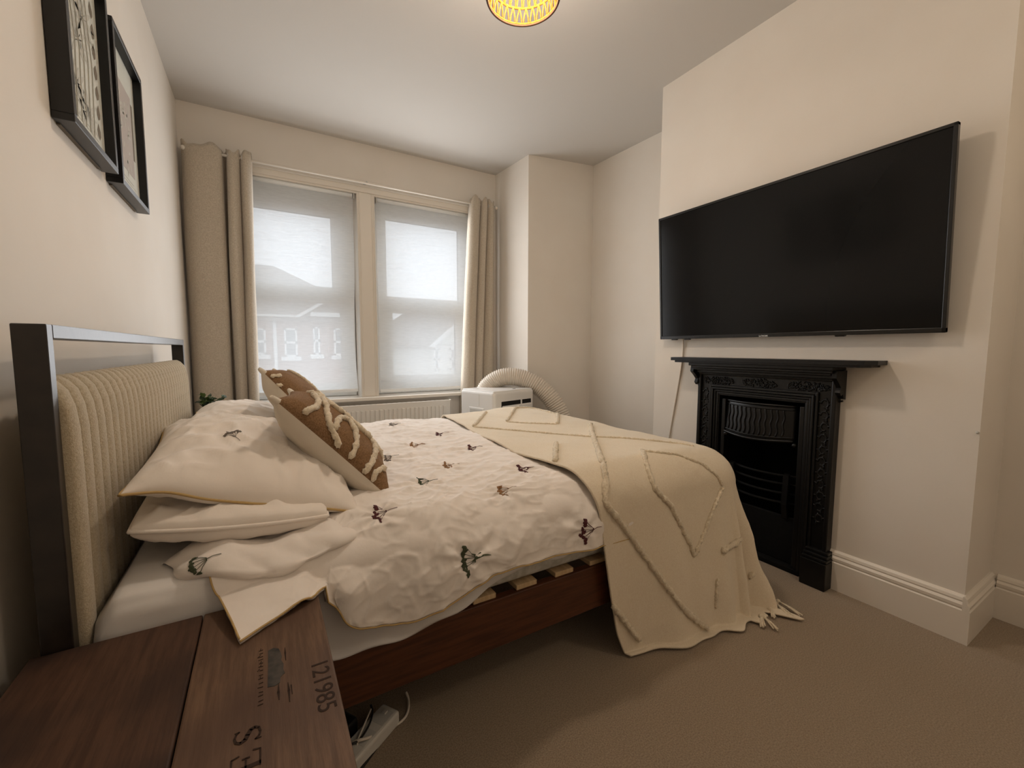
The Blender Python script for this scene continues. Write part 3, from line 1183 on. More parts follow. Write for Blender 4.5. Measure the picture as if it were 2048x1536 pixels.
def tassel(a, b, nstr, spread, seed):
    rnd = random.Random(seed)
    A_, B_ = on_floor(*a), on_floor(*b)
    bm = bmesh.new()
    for _ in range(nstr):
        o = Vector((rnd.uniform(-spread, spread), rnd.uniform(-spread, spread), rnd.uniform(0, .006)))
        mid = (A_ + B_) / 2 + o * .6 + Vector((0, 0, .006))
        pts = catmull([list(A_ + Vector((0, 0, .006))), list(mid), list(B_ + o)], 10)
        tube(bm, [Vector(p) for p in pts], .0028, 6)
    bmesh.ops.create_icosphere(bm, subdivisions=2, radius=.009, matrix=Matrix.Translation(A_ + Vector((0, 0, .005))))
    obj('tassel', bm, M_TUFT, throw, True)


for i, (a, b) in enumerate([((1556, 1205), (1601, 1232)), ((1552, 1210), (1584, 1236)), ((1528, 1238), (1553, 1260)), ((1522, 1235), (1528, 1255)), ((1540, 1222), (1546, 1234))]):
    tassel(a, b, 7, .010, i)
for a, b in (((1310, 1272), (1322, 1283)), ((1330, 1272), (1338, 1284))):
    tassel(a, b, 5, .006, a[0])

# ------------------------------------------------------------------ pillows and cushions


def cushion_grids(w, h, tf, tb, n=72, pinch=.07, seed=0, wr=.006, powr=.46):
    """front and back surfaces in a local frame: x across (h), y along (w), z thickness"""
    u = np.linspace(-1, 1, n)
    su = np.sign(u) * (1 - (1 - np.abs(u)) ** 1.25)
    U, V = np.meshgrid(su, su, indexing='ij')
    x = U * h / 2 * (1 - pinch * (1 - V ** 2) * np.abs(U))
    y = V * w / 2 * (1 - pinch * (1 - U ** 2) * np.abs(V))
    body = np.clip((1 - U ** 2) * (1 - V ** 2), 0, 1) ** powr
    edge = np.clip(np.minimum(1 - np.abs(U), 1 - np.abs(V)) * 6, 0, 1)
    wn = noise2(x * 14, y * 14, seed) * wr * 1.6 + (ridged(x * 16 + y * 3, y * 11, seed + 1) ** 3) * wr * .9 + noise2(x * 45, y * 40, seed + 2) * wr * .25
    # gathers run in from the seam
    g = (np.sin(y * 95 + 3 * noise2(y * 9, x * 2, seed + 3)) * np.exp(-((1 - np.abs(U)) / .16)) + np.sin(x * 95 + 3 * noise2(x * 9, y * 2, seed + 4)) * np.exp(-((1 - np.abs(V)) / .16))) * wr * .35
    F = np.stack([x, y, body * tf + (wn + g) * edge], 2)
    B = np.stack([x, y, -body * tb - (wn * .7 + g) * edge], 2)
    return F, B


def xform(G, M_):
    a = np.array(M_)
    return G @ a[:3, :3].T + a[:3, 3]


def closed_pillow(name, F, B, m, parent=None):
    bm = bmesh.new()
    n = F.shape[0]
    for G, fl in ((F, False), (B, True)):
        vs = [[bm.verts.new(G[i, j]) for j in range(n)] for i in range(n)]
        for i in range(n - 1):
            for j in range(n - 1):
                q = (vs[i][j], vs[i + 1][j], vs[i + 1][j + 1], vs[i][j + 1])
                bm.faces.new(q if not fl else tuple(reversed(q)))
    bmesh.ops.remove_doubles(bm, verts=bm.verts, dist=1e-5)
    return obj(name, bm, m, parent, True)


def outline(F):
    n = F.shape[0]
    L_ = [F[0, j] for j in range(n - 1)] + [F[i, n - 1] for i in range(n - 1)] + [F[n - 1, j] for j in range(n - 1, 0, -1)] + [F[i, 0] for i in range(n - 1, 0, -1)]
    return [Vector(v) for v in L_]


def pillow(c, xd, yd, w, h, tf, tb, seed, label, piping=True, bendf=None, wr=.006, pinch=.07, powr=.46):
    x = Vector(xd).normalized()
    y = Vector(yd)
    y = (y - x * y.dot(x)).normalized()
    z = x.cross(y)
    F, B = cushion_grids(w, h, tf, tb, 78, pinch, seed, wr, powr)
    if bendf:
        for G in (F, B):
            bendf(G)
    mw = frame_matrix(x, y, z, c)
    F, B = xform(F, mw), xform(B, mw)
    o = closed_pillow('pillow', F, B, M_PILLOW)
    tag(o, label, 'pillow', 'bed pillows')
    if piping:
        tube_obj('piping', outline(F)[::2], .0029, M_PIPING, o, 6, True)
    return o, F


def sag_top(G):
    # corners and the near edge droop a little, the near-left corner lifts
    U = G[..., 0] / .22
    V = G[..., 1] / .36
    G[..., 2] -= .020 * (V < 0) * V ** 2 * (1 - .6 * np.clip(U * -1, 0, 1))
    G[..., 2] += .012 * np.exp(-((U + .75) / .25) ** 2 - ((V + 1) / .3) ** 2)


plow, _ = pillow((-.060, 1.400, .642), (.45, .0, -.05), (0.0, 1, 0), .66, .36, .045, .060, 51, 'lower white pillow squashed under the near top pillow', False, None, .011, -.07, .26)
tube_obj('seam', outline(_)[::2], .0045, M_PILLOW, plow, 6, True)
ptop, PF = pillow((-.045, 1.435, .692), (.435, .03, -.115), (-.01, 1, 0), .725, .465, .115, .050, 61, 'plump piped white pillow on top nearest the crate', True, sag_top, .0095)
pfl, _ = pillow((-.085, 2.07, .635), (.45, 0, -.02), (0, 1, 0), .60, .42, .04, .06, 71, 'lower white pillow at the far side below another pillow', False)
pft, PF2 = pillow((-.055, 2.08, .690), (.43, .0, -.08), (0, 1, 0), .62, .44, .105, .045, 81, 'plump white pillow at the far side of the bed near the plant', True)
bvp = bvh_of(PF)
for fx, fy, c in ((463, 868, 'grey'), (515, 1042, 'plum')):
    put_flower(bvp, fx, fy, c, ptop, .6, (.6, -.8, 0))
bvp = bvh_of(PF2)
for fx, fy, c in ((398, 850, 'tan'), (505, 852, 'grey')):
    put_flower(bvp, fx, fy, c, pft, .6, (.6, -.8, 0))


def c4(L_):
    return [(480 + x / 4.8, 700 + y / 4.8) for x, y in L_]


def scatter_cushion(bottom, top, wx, w, label, ridges, seed, tf=.072, tb=.085):
    b = Vector(bottom)
    t = Vector(top)
    v = (t - b)
    h = v.length
    v.normalize()
    wd_ = Vector((wx, 1, 0))
    wd_ = (wd_ - v * wd_.dot(v)).normalized()
    nrm = wd_.cross(v).normalized()
    c = (b + t) / 2 + wd_ * w / 2
    F, B = cushion_grids(w, h, tf, tb, 72, .06, seed, .003, .42)
    # local x -> up the slope, y -> along the width, z -> front
    mw = Matrix(((v.x, wd_.x, nrm.x, c.x), (v.y, wd_.y, nrm.y, c.y), (v.z, wd_.z, nrm.z, c.z), (0, 0, 0, 1)))
    F, B = xform(F, mw), xform(B, mw)
    root = thing('scatter_cushion', b, label, 'cushion', 'tufted scatter cushions')
    mesh_obj('front_panel', grid_mesh('front_panel', F), M_BROWNCUSH, root, True)
    mesh_obj('back_panel', grid_mesh('back_panel', B), M_CREAMCUSH, root, True)
    bvf = bvh_of(F)
    for L_, rad in ridges:
        ridge(bvf, c4(L_), rad, M_TUFT, root, 'tufted_loop', 5.0, .5)
    # loops over the part of the front that faces the foot of the bed
    for k, (a, s) in enumerate(((.62, -1), (.86, 1))):
        pts = []
        for q in np.linspace(0, 1, 46):
            i = int(np.clip((.12 + .76 * q + .0 * s) * 71, 2, 69))
            jj = int(np.clip((a + .085 * s * math.sin(q * 9 + k)) * 71, 14, 69))
            pts.append(Vector(F[i, jj]) + nrm * .003)
        bm = bmesh.new()
        rnd = random.Random(seed + k)
        tube(bm, pts, .008, 8, False, lambda t_: .008 * rnd.uniform(.75, 1.15))
        for vv in bm.verts:
            vv.co += Vector((rnd.uniform(-1, 1), rnd.uniform(-1, 1), rnd.uniform(-1, 1))) * .0022
        obj('tufted_loop', bm, M_TUFT, root, True)
    for (i, j) in ((0, 0), (71, 0), (0, 71), (71, 71)):
        bm = bmesh.new()
        q = Vector(F[i, j])
        out = (q - c).normalized()
        tube(bm, [q - out * .03, q - out * .012, q + out * .004, q + out * .012], .010, 8, False, lambda t_: .012 - .006 * t_)
        obj('corner_ear', bm, M_CREAMCUSH, root, True)
    return root


R1 = [([(600, 605), (660, 590), (740, 540), (745, 490), (690, 430)], .0085), ([(790, 480), (820, 560), (835, 660), (870, 760), (920, 850), (945, 940)], .0085),
      ([(900, 770), (930, 680), (980, 650), (1050, 690), (1100, 790), (1110, 900), (1080, 1000), (1045, 1050)], .0085),
      ([(690, 420), (800, 470), (880, 540), (1000, 620), (1100, 720), (1200, 810), (1280, 890), (1290, 980), (1260, 1080), (1180, 1190)], .0085),
      ([(1265, 1260), (1290, 1190), (1350, 1140), (1410, 1150)], .0085)]
R2 = [([(270, 270), (330, 245), (400, 262)], .008), ([(280, 330), (350, 330), (420, 350)], .008), ([(330, 400), (380, 380), (430, 395)], .008)]
scatter_cushion((.285, 1.150, .612), (.020, 1.20, .895), .10, .40, 'near tan and cream tufted cushion leaning against the pillow', R1, 91)
scatter_cushion((.245, 1.66, .645), (-.005, 1.705, .945), .08, .40, 'tan and cream tufted cushion standing behind the nearer tufted cushion', R2, 95)

# ------------------------------------------------------------------ wooden crate used as a bedside table
CZ = .510
CX0, CX1, CY0, CY1 = -.352, .080, .430, .970
crate = thing('wooden_crate', (-.136, .70, 0), 'old brown wooden crate with faded stencilled letters beside the bed', 'crate')
edges = [(CX0, -.119, M_CRATED), (-.117, CX1, M_CRATE)]
for a, b, m_ in edges:
    box('top_plank', (a, b, CY0, CY1, CZ - .024, CZ), m_, crate, .003)
for k, (z0, z1) in enumerate(((.330, .484), (.172, .327), (.015, .169))):
    box('side_plank', (CX1 - .022, CX1 - .002, CY0 + .004, CY1 - .004, z0, z1), M_CRATED, crate, .003)
    box('side_plank', (CX0 + .002, CX0 + .022, CY0 + .004, CY1 - .004, z0, z1), M_CRATED, crate, .003)
    box('end_plank', (CX0 + .022, CX1 - .022, CY0 + .006, CY0 + .026, z0, z1), M_CRATED, crate, .003)
    box('end_plank', (CX0 + .022, CX1 - .022, CY1 - .026, CY1 - .006, z0, z1), M_CRATED, crate, .003)
box('bottom_board', (CX0 + .02, CX1 - .02, CY0 + .02, CY1 - .02, .0, .018), M_CRATED, crate)
# stencilled writing: number along the right edge, big letters reading the other way
ZT = CZ + .0003


def stencil(s, size, loc, xdir, parent, m_, squeeze=1.0):
    me = text_mesh(s, size, .0002)
    x = Vector(xdir)
    y = Vector((0, 0, 1)).cross(x)
    o = mesh_obj('stencil', me, m_, parent)
    o.matrix_basis = frame_matrix(x, y, (0, 0, 1), loc) @ Matrix.Diagonal((squeeze, 1, 1, 1))
    return o


stencil('121985', .036, (.0585, .668, ZT), (0, -1, 0), crate, M_STENCIL, 1.06)


def strokes(name, lines, wd_, loc, xdir, parent, m_):
    """flat painted strokes: polylines with (x, y, width factor)"""
    x = Vector(xdir)
    y = Vector((0, 0, 1)).cross(x)
    bm = bmesh.new()
    for L_ in lines:
        P = [Vector(loc) + x * p[0] + y * p[1] for p in L_]
        for i in range(len(P) - 1):
            d = (P[i + 1] - P[i])
            if d.length < 1e-6:
                continue
            d.normalize()
            s = Vector((0, 0, 1)).cross(d)
            wa, wb = wd_ * L_[i][2] / 2, wd_ * L_[i + 1][2] / 2
            a, b = P[i] - d * wa * .3, P[i + 1] + d * wb * .3
            q = [a + s * wa, a - s * wa, b - s * wb, b + s * wb]
            lo = [bm.verts.new(v) for v in q]
            hi = [bm.verts.new(v + Vector((0, 0, .0004))) for v in q]
            bm.faces.new(hi)
            for e in range(4):
                bm.faces.new((lo[e], lo[(e + 1) % 4], hi[(e + 1) % 4], hi[e]))
    return obj(name, bm, m_, parent)


Eh = .031
E_l = [[(0, 0, 1.6), (0, Eh, 1.6)], [(-.004, 0, .5), (.021, 0, .6), (.023, .008, .6)], [(-.004, Eh, .5), (.019, Eh, .6), (.021, Eh - .008, .6)], [(0, Eh / 2, .6), (.014, Eh / 2, .6)], [(.014, Eh / 2 - .004, .6), (.014, Eh / 2 + .004, .6)]]
Sx = [(.0215, .0255), (.019, .029), (.013, .031), (.006, .029), (.003, .0235), (.006, .018), (.012, .0155), (.019, .012), (.021, .007), (.018, .002), (.011, 0), (.005, .0015), (.001, .006)]
S_l = [[(p[0], p[1], (.7 + .9 * math.exp(-((i - 6) / 2.5) ** 2))) for i, p in enumerate(Sx)], [(.0215, .0255, .6), (.0215, .031, .4)], [(.001, .006, .6), (.001, -.001, .4)]]
strokes('stencil', E_l, .0036, (-.0225, .574, ZT), (0, 1, 0), crate, M_STENCIL)
strokes('stencil', [[(a[0] * 1.05, a[1] * .95, a[2]) for a in l] for l in S_l], .0036, (-.0225, .612, ZT), (0, 1, 0), crate, M_STENCIL)
# worn, unreadable small line and the dark stamped patch
rnd = random.Random(4)
L_ = []
y = .670
while y < .798:
    k = rnd.choice((0, 1, 2))
    hgt = .0075
    L_.append([(y - .67, 0, .8), (y - .67 + rnd.uniform(-.001, .001), hgt * rnd.uniform(.6, 1), .6)])
    if k:
        L_.append([(y - .67, hgt * .5 * k, .6), (y - .67 + .005, hgt * .5 * k * rnd.uniform(.4, 1), .6)])
    y += rnd.uniform(.005, .011)
strokes('worn_marks', L_, .0017, (-.0195, .672, ZT), (0, 1, 0), crate, M_STENCIL)
bm = bmesh.new()
pts = [(-.0120, .792), (-.004, .795), (.0035, .789), (.0060, .778), (.0078, .765), (.0060, .757), (.0095, .745), (.0085, .732), (.0105, .722), (.004, .716), (.003, .704), (-.004, .700), (-.0135, .703), (-.0125, .745)]
prism(bm, pts, 2, CZ - .0002, CZ + .0005)
obj('ink_stamp', bm, M_STAMP, crate)
strokes('worn_marks', [[(0, 0, .4), (.016, .0005, 1.2), (.034, 0, .3)], [(-.012, -.013, .4), (.012, -.013, 1.3), (.03, -.0125, .3)], [(.002, -.017, .3), (.022, -.0165, .7)]], .0026, (.001, .668, ZT), (0, 1, 0), crate, M_STENCIL)
strokes('worn_marks', [[(0, 0, .3), (.02, .0003, 1.0), (.034, 0, .3)]], .0026, (.013, .752, ZT), (0, 1, 0), crate, M_STENCIL)

# ------------------------------------------------------------------ power strip and cables on the carpet


def flr(px, py, z=.004):
    d = pix_ray(px, py)
    return ORIGIN + d * ((z - CAM_H) / d.z)


a = flr(676, 1530, .04)
b = flr(783, 1412, .04)
dr = (b - a)
dr.z = 0
ln = dr.length
dr.normalize()
sd = Vector((-dr.y, dr.x, 0))
mw = frame_matrix(dr, sd, (0, 0, 1), (a.x, a.y, 0))
ps = thing('power_strip', (a + b) / 2 * 1, 'white extension socket block on the carpet under the bed rail', 'power strip')
ps.location.z = 0
box('body', (0, ln, -.030, .030, .0, .040), M_STRIP, ps, .008, 3, mw)
for k in range(3):
    x = .06 + k * .065
    if x < ln - .05:
        bm = bmesh.new()
        bx(bm, x, x + .045, -.02, .025, .0395, .0405)
        for (sx_, sy_) in ((.018, .012), (.008, -.010), (.030, -.010)):
            bx(bm, x + sx_, x + sx_ + .007, sy_, sy_ + .004, .0403, .0407)
        bmesh.ops.transform(bm, matrix=mw, verts=bm.verts)
        obj('socket', bm, M_ACGREY, ps)
box('switch', (ln - .030, ln - .018, -.004, .008, .039, .044), M_ACGREY, ps, .001, 1, mw)
c = flr(705, 1478, .045)
bm = bmesh.new()
bx(bm, -.030, .030, -.026, .026, 0, .055, bev=.008, seg=3)
bmesh.ops.transform(bm, matrix=frame_matrix(dr, sd, (0, 0, 1), (c.x - .015, c.y + .055, 0)), verts=bm.verts)
ad = obj('plug_adapter', bm, M_BLACKCABLE)
tag(ad, 'black plug adapter lying beside the white extension block under the bed', 'plug')


def cable(pts, r_, m_, label, z=.006):
    P = [list(flr(p[0], p[1], p[2] if len(p) > 2 else z)) for p in pts]
    for p, q in zip(P, pts):
        p[2] = q[2] if len(q) > 2 else z
    C = catmull(P, 60)
    o = tube_obj('power_cable', [Vector(v) for v in C], r_, m_, None, 8)
    return tag(o, label, 'cable', 'cables under the bed')


cable([(812, 1384, .02), (817, 1400, .008), (815, 1425, .006), (800, 1445, .006), (765, 1463, .008), (735, 1476, .046), (712, 1482, .05), (692, 1490, .03)], .0035, M_WHITECABLE, 'white cable curving out over the carpet from under the bed rail')
cable([(742, 1410, .05), (745, 1425, .05), (738, 1450, .05), (720, 1478, .05), (700, 1490, .05), (690, 1492, .03)], .0026, M_BLACKCABLE, 'thin black cable looping over the white extension block')
cable([(742, 1418, .052), (727, 1453, .052), (716, 1480, .048), (714, 1500, .03), (711, 1540, .008), (706, 1570, .006)], .0022, M_WHITECABLE, 'thin pale lead running off the front of the extension block')
cable([(778, 1465, .006), (755, 1492, .006), (720, 1540, .006), (700, 1570, .006)], .0045, M_BLACKCABLE, 'thick black cable lying straight on the carpet beside the crate')
cable([(682, 1495, .03), (694, 1515, .02), (697, 1545, .008), (696, 1575, .006)], .0035, M_BLACKCABLE, 'black cable dropping from the plug down the side of the crate')

# ------------------------------------------------------------------ television
TA, TBt = Vector((1.984, 0, 1.765)), Vector((2.029, 0, 1.080))   # top and bottom of the tilted screen plane
up = (TA - TBt).normalized()
nrm = Vector((0, -1, 0)).cross(up).normalized()                 # out of the screen
if nrm.x > 0:
    nrm = -nrm
tv_h = (TA - TBt).length
TY0, TY1 = .502, 1.716
tvw = TY1 - TY0
tv = thing('television', (2.03, (TY0 + TY1) / 2, 1.08), 'large black flat television tilted on the chimney wall above the mantel', 'television')
# local frame: x to the viewer's right (-Y), y up, z out of the screen; origin at bottom-left of the face
mw = frame_matrix((0, -1, 0), up, nrm, (TBt.x, TY1, TBt.z))
bz = .012
bm = bmesh.new()
for e in ((0, tvw, 0, bz + .006), (0, tvw, tv_h - bz, tv_h), (0, bz, 0, tv_h), (tvw - bz, tvw, 0, tv_h)):
    bx(bm, e[0], e[1], e[2], e[3], -.022, .0, bev=.002)
bmesh.ops.transform(bm, matrix=mw, verts=bm.verts)
obj('bezel', bm, M_TVBLACK, tv)
box('screen', (bz - .002, tvw - bz + .002, bz, tv_h - bz + .002, -.015, -.004), M_TVSCREEN, tv, 0, 2, mw)
box('back_housing', (.06, tvw - .06, .05, tv_h - .16, -.045, -.02), M_TVBLACK, tv, .008, 2, mw)
box('back_cover', (.005, tvw - .005, .004, tv_h - .004, -.026, -.016), M_TVBLACK, tv, .003, 2, mw)
for x in (.075, .16, tvw - .33):
    box('foot_socket', (x, x + .035, -.006, .004, -.022, -.004), M_TVBLACK, tv, .002, 1, mw)
box('wall_mount', (2.05, XB, .96, 1.26, 1.30, 1.55), M_TVBLACK, tv)
me = text_mesh('LOGIK', .0115, .0003)
o = mesh_obj('maker_logo', me, M_LOGO, tv)
d = pix_ray(1527, 672)
t_ = (TBt - ORIGIN).dot(nrm) / d.dot(nrm)
hit = ORIGIN + d * t_
o.matrix_basis = frame_matrix((0, -1, 0), up, nrm, hit + nrm * .0006) @ Matrix.Diagonal((1.25, 1, 1, 1))
P = catmull([(2.062, 1.585, 1.10), (XB - .006, 1.588, 1.02), (XB - .005, 1.600, .90), (XB - .005, 1.632, .70), (XB - .005, 1.663, .51), (XB - .024, 1.69, .25), (XB - .026, 1.70, .006)], 50)
tag(tube_obj('television_cable', [Vector(v) for v in P], .0045, M_WHITECABLE), 'white cable hanging down the wall below the television', 'cable')

# ------------------------------------------------------------------ fireplace
fp = thing('fireplace', (2.04, 1.13, 0), 'black cast iron fireplace with hood and grate under the television', 'fireplace')
FY0, FY1 = .812, 1.456


def uring(bm, inset, w, x0, x1, zt, bev=.002):
    a, b = FY0 + inset, FY1 - inset
    bx(bm, x0, x1, a, a + w, 0, zt - inset, bev=bev)
    bx(bm, x0, x1, b - w, b, 0, zt - inset, bev=bev)
    bx(bm, x0, x1, a + w - .001, b - w + .001, zt - inset - w, zt - inset, bev=bev)


ZTOP = .905
bm = bmesh.new()
uring(bm, 0, .120, 2.046, XB, ZTOP)
obj('surround', bm, M_BLACKIRON, fp)
bm = bmesh.new()
uring(bm, 0, .018, 2.032, 2.05, ZTOP, .004)
obj('outer_moulding', bm, M_BLACKIRON, fp)
for ins, w, x0 in ((.066, .012, 2.036), (.080, .010, 2.032), (.092, .010, 2.038), (.103, .012, 2.042)):
    bm = bmesh.new()
    uring(bm, ins, w, x0, 2.055, ZTOP, .003)
    obj('inner_moulding', bm, M_BLACKIRON, fp)
# shelf with clipped corners and the cornice steps below it
bm = bmesh.new()
prism(bm, [(XB, .668), (1.990, .668), (1.937, .690), (1.937, 1.562), (1.990, 1.585), (XB, 1.585)], 2, .962, .979)
prism(bm, [(XB, .690), (1.998, .690), (1.949, .708), (1.949, 1.545), (1.998, 1.563), (XB, 1.563)], 2, .952, .963)
obj('mantel_shelf', bm, M_BLACKIRON, fp)
for z0, z1, x0, g in ((.936, .953, 1.962, .012), (.924, .937, 1.972, .004), (.914, .925, 1.986, -.004), (.900, .915, 2.008, -.008), (.893, .901, 2.020, -.010)):
    box('cornice_step', (x0, XB, FY0 - g, FY1 + g, z0, z1), M_BLACKIRON, fp, .003)
bm = bmesh.new()
prism(bm, [(XB, .935), (1.99, .935), (1.985, .905), (2.01, .885), (2.03, .865), (2.022, .845), (2.035, .832), (2.05, .838), (2.058, .82), (XB, .815)], 1, FY0 - .016, FY0 + .002)
cb = obj('corbel', bm, M_BLACKIRON, fp)
copy_to(cb, fp, Matrix.Translation((0, FY1 - FY0 + .014, 0)))
# frieze: three panels of small raised leaves
rnd = random.Random(12)
for y0, y1 in ((1.265, 1.425), (1.055, 1.215), (.845, 1.005)):
    bm = bmesh.new()
    for k in range(95):
        y = rnd.uniform(y0, y1)
        u = abs((y - (y0 + y1) / 2) / ((y1 - y0) / 2))
        zc = .860
        z = zc + rnd.uniform(-.020, .020) * (1 - .55 * u ** 2)
        mt_ = Matrix.Translation((2.045, y, z)) @ Matrix.Rotation(rnd.uniform(0, PI), 4, 'X') @ Matrix.Diagonal((.005, .0085, .0034, 1))
        bmesh.ops.create_icosphere(bm, subdivisions=1, radius=1, matrix=mt_)
    obj('frieze_panel', bm, M_BLACKIRON, fp)
# scrolls down both jambs
bm = bmesh.new()
tube(bm, [(0, .016 * math.cos(a) * (1 - a / 12), .022 * math.sin(a) * (1 - a / 12)) for a in np.linspace(0, 5.4, 22)], .0038, 6)
for a in (.4, 1.7, 3.0, 4.3):
    bmesh.ops.create_icosphere(bm, subdivisions=1, radius=1, matrix=Matrix.Translation((0, .02 * math.cos(a), .02 * math.sin(a))) @ Matrix.Rotation(a, 4, 'X') @ Matrix.Diagonal((.005, .010, .004, 1)))
sc0 = obj('scroll_ornament', bm, M_BLACKIRON, fp, True)
sc0.matrix_basis = Matrix.Translation((2.045, FY0 + .042, .79))
for k in range(11):
    for s, yy in ((1, FY0 + .042), (-1, FY1 - .042)):
        if k == 0 and s == 1:
            continue
        copy_to(sc0, fp, Matrix.Translation((2.045, yy, .79 - k * .050)) @ Matrix.Diagonal((1, s * (1 if k % 2 else -1), 1, 1)))
# hood with wavy bars
HY = (1.005, 1.300)
n = 24
G = np.zeros((n, 10, 3))
for i in range(n):
    u = i / (n - 1)
    for j in range(10):
        t = j / 9
        G[i, j] = (2.085 - .040 * math.sin(PI * u) - .012 * (1 - t), HY[0] - .025 + (HY[1] - HY[0] + .05) * u, .600 + .165 * t - .012 * math.sin(PI * u) * (1 - t))
hood = mesh_obj('hood', grid_mesh('hood', G), M_BLACKIRON, fp, True)
hood.modifiers.new('t', 'SOLIDIFY').thickness = .008


def hood_pt(u, t, lift):
    return Vector((2.085 - .040 * math.sin(PI * u) - .012 * (1 - t) - lift, HY[0] - .025 + (HY[1] - HY[0] + .05) * u, .600 + .165 * t - .012 * math.sin(PI * u) * (1 - t)))


for k in range(12):
    u = .12 + .76 * k / 11
    tube_obj('hood_bar', [hood_pt(u + .008 * math.sin(t * 17), t, .010) for t in np.linspace(.14, .86, 20)], .0040, M_BLACKIRON, hood, 6)
for t, r_ in ((.02, .007), (.12, .0035), (.88, .0035), (.98, .006)):
    tube_obj('hood_rim', [hood_pt(u, t, .009) for u in np.linspace(0, 1, 24)], r_, M_BLACKIRON, hood, 6)
for y in (.945, 1.315):
    box('jamb_strip', (2.052, 2.10, y - .010, y + .010, 0, .768), M_BLACKIRON, fp, .003)
for y in (.972, 1.300):
    bm = bmesh.new()
    bmesh.ops.create_uvsphere(bm, u_segments=10, v_segments=8, radius=.010, matrix=Matrix.Translation((2.058, y, .588)))
    obj('hood_knob', bm, M_BLACKIRON, fp, True)
# firebox
bm = bmesh.new()
bx(bm, 2.38, 2.40, FO[0] + .002, FO[1] - .002, .0, FO[2] - .002)
prism(bm, [(2.08, FO[0] + .003), (2.39, FO[0] + .003), (2.39, FO[0] + .07)], 2, .0, FO[2] - .004)
prism(bm, [(2.08, FO[1] - .003), (2.39, FO[1] - .003), (2.39, FO[1] - .07)], 2, .0, FO[2] - .004)
bx(bm, 2.075, 2.40, FO[0] + .002, FO[1] - .002, FO[2] - .012, FO[2] - .003)
bx(bm, 2.04, 2.40, FO[0] + .002, FO[1] - .002, .0005, .02)
obj('firebox', bm, M_SOOT, fp)
for z in (.300, .345, .390, .430):
    tube_obj('grate_bar', [(2.115 - .05 * math.sin(PI * u), .965 + .34 * u, z) for u in np.linspace(0, 1, 20)], .006, M_SOOT, fp, 8)
for y in (1.005, 1.270):
    bm = bmesh.new()
    prism(bm, [(2.068, .440), (2.082, .445), (2.080, .30), (2.088, .24), (2.074, .235), (2.060, .30)], 1, y - .012, y + .012)
    obj('grate_leg', bm, M_BLACKIRON, fp)
box('ash_front', (2.085, 2.10, .95, 1.32, .02, .24), M_SOOT, fp, .004)
for y0 in (.797, 1.371):
    bm = bmesh.new()
    bx(bm, 1.998, XB, y0, y0 + .098, .0, .118, bev=.003)
    bx(bm, 2.004, XB, y0 + .001, y0 + .097, .118, .132, bev=.004)
    bx(bm, 2.014, XB, y0 + .003, y0 + .095, .132, .146, bev=.004)
    bx(bm, 2.026, XB, y0 + .005, y0 + .093, .146, .160, bev=.004)
    obj('plinth_block', bm, M_BLACKIRON, fp)
for y, z in ((FY0 - .006, .805), (FY1 + .006, .835)):
    bm = bmesh.new()
    tube(bm, [(2.06, FY0 + .002 if y < 1 else FY1 - .002, z), (2.06, y + (-.008 if y < 1 else .008), z + .004)], .004, 6)
    obj('side_lug', bm, M_BLACKIRON, fp)

# ------------------------------------------------------------------ pictures on the left wall


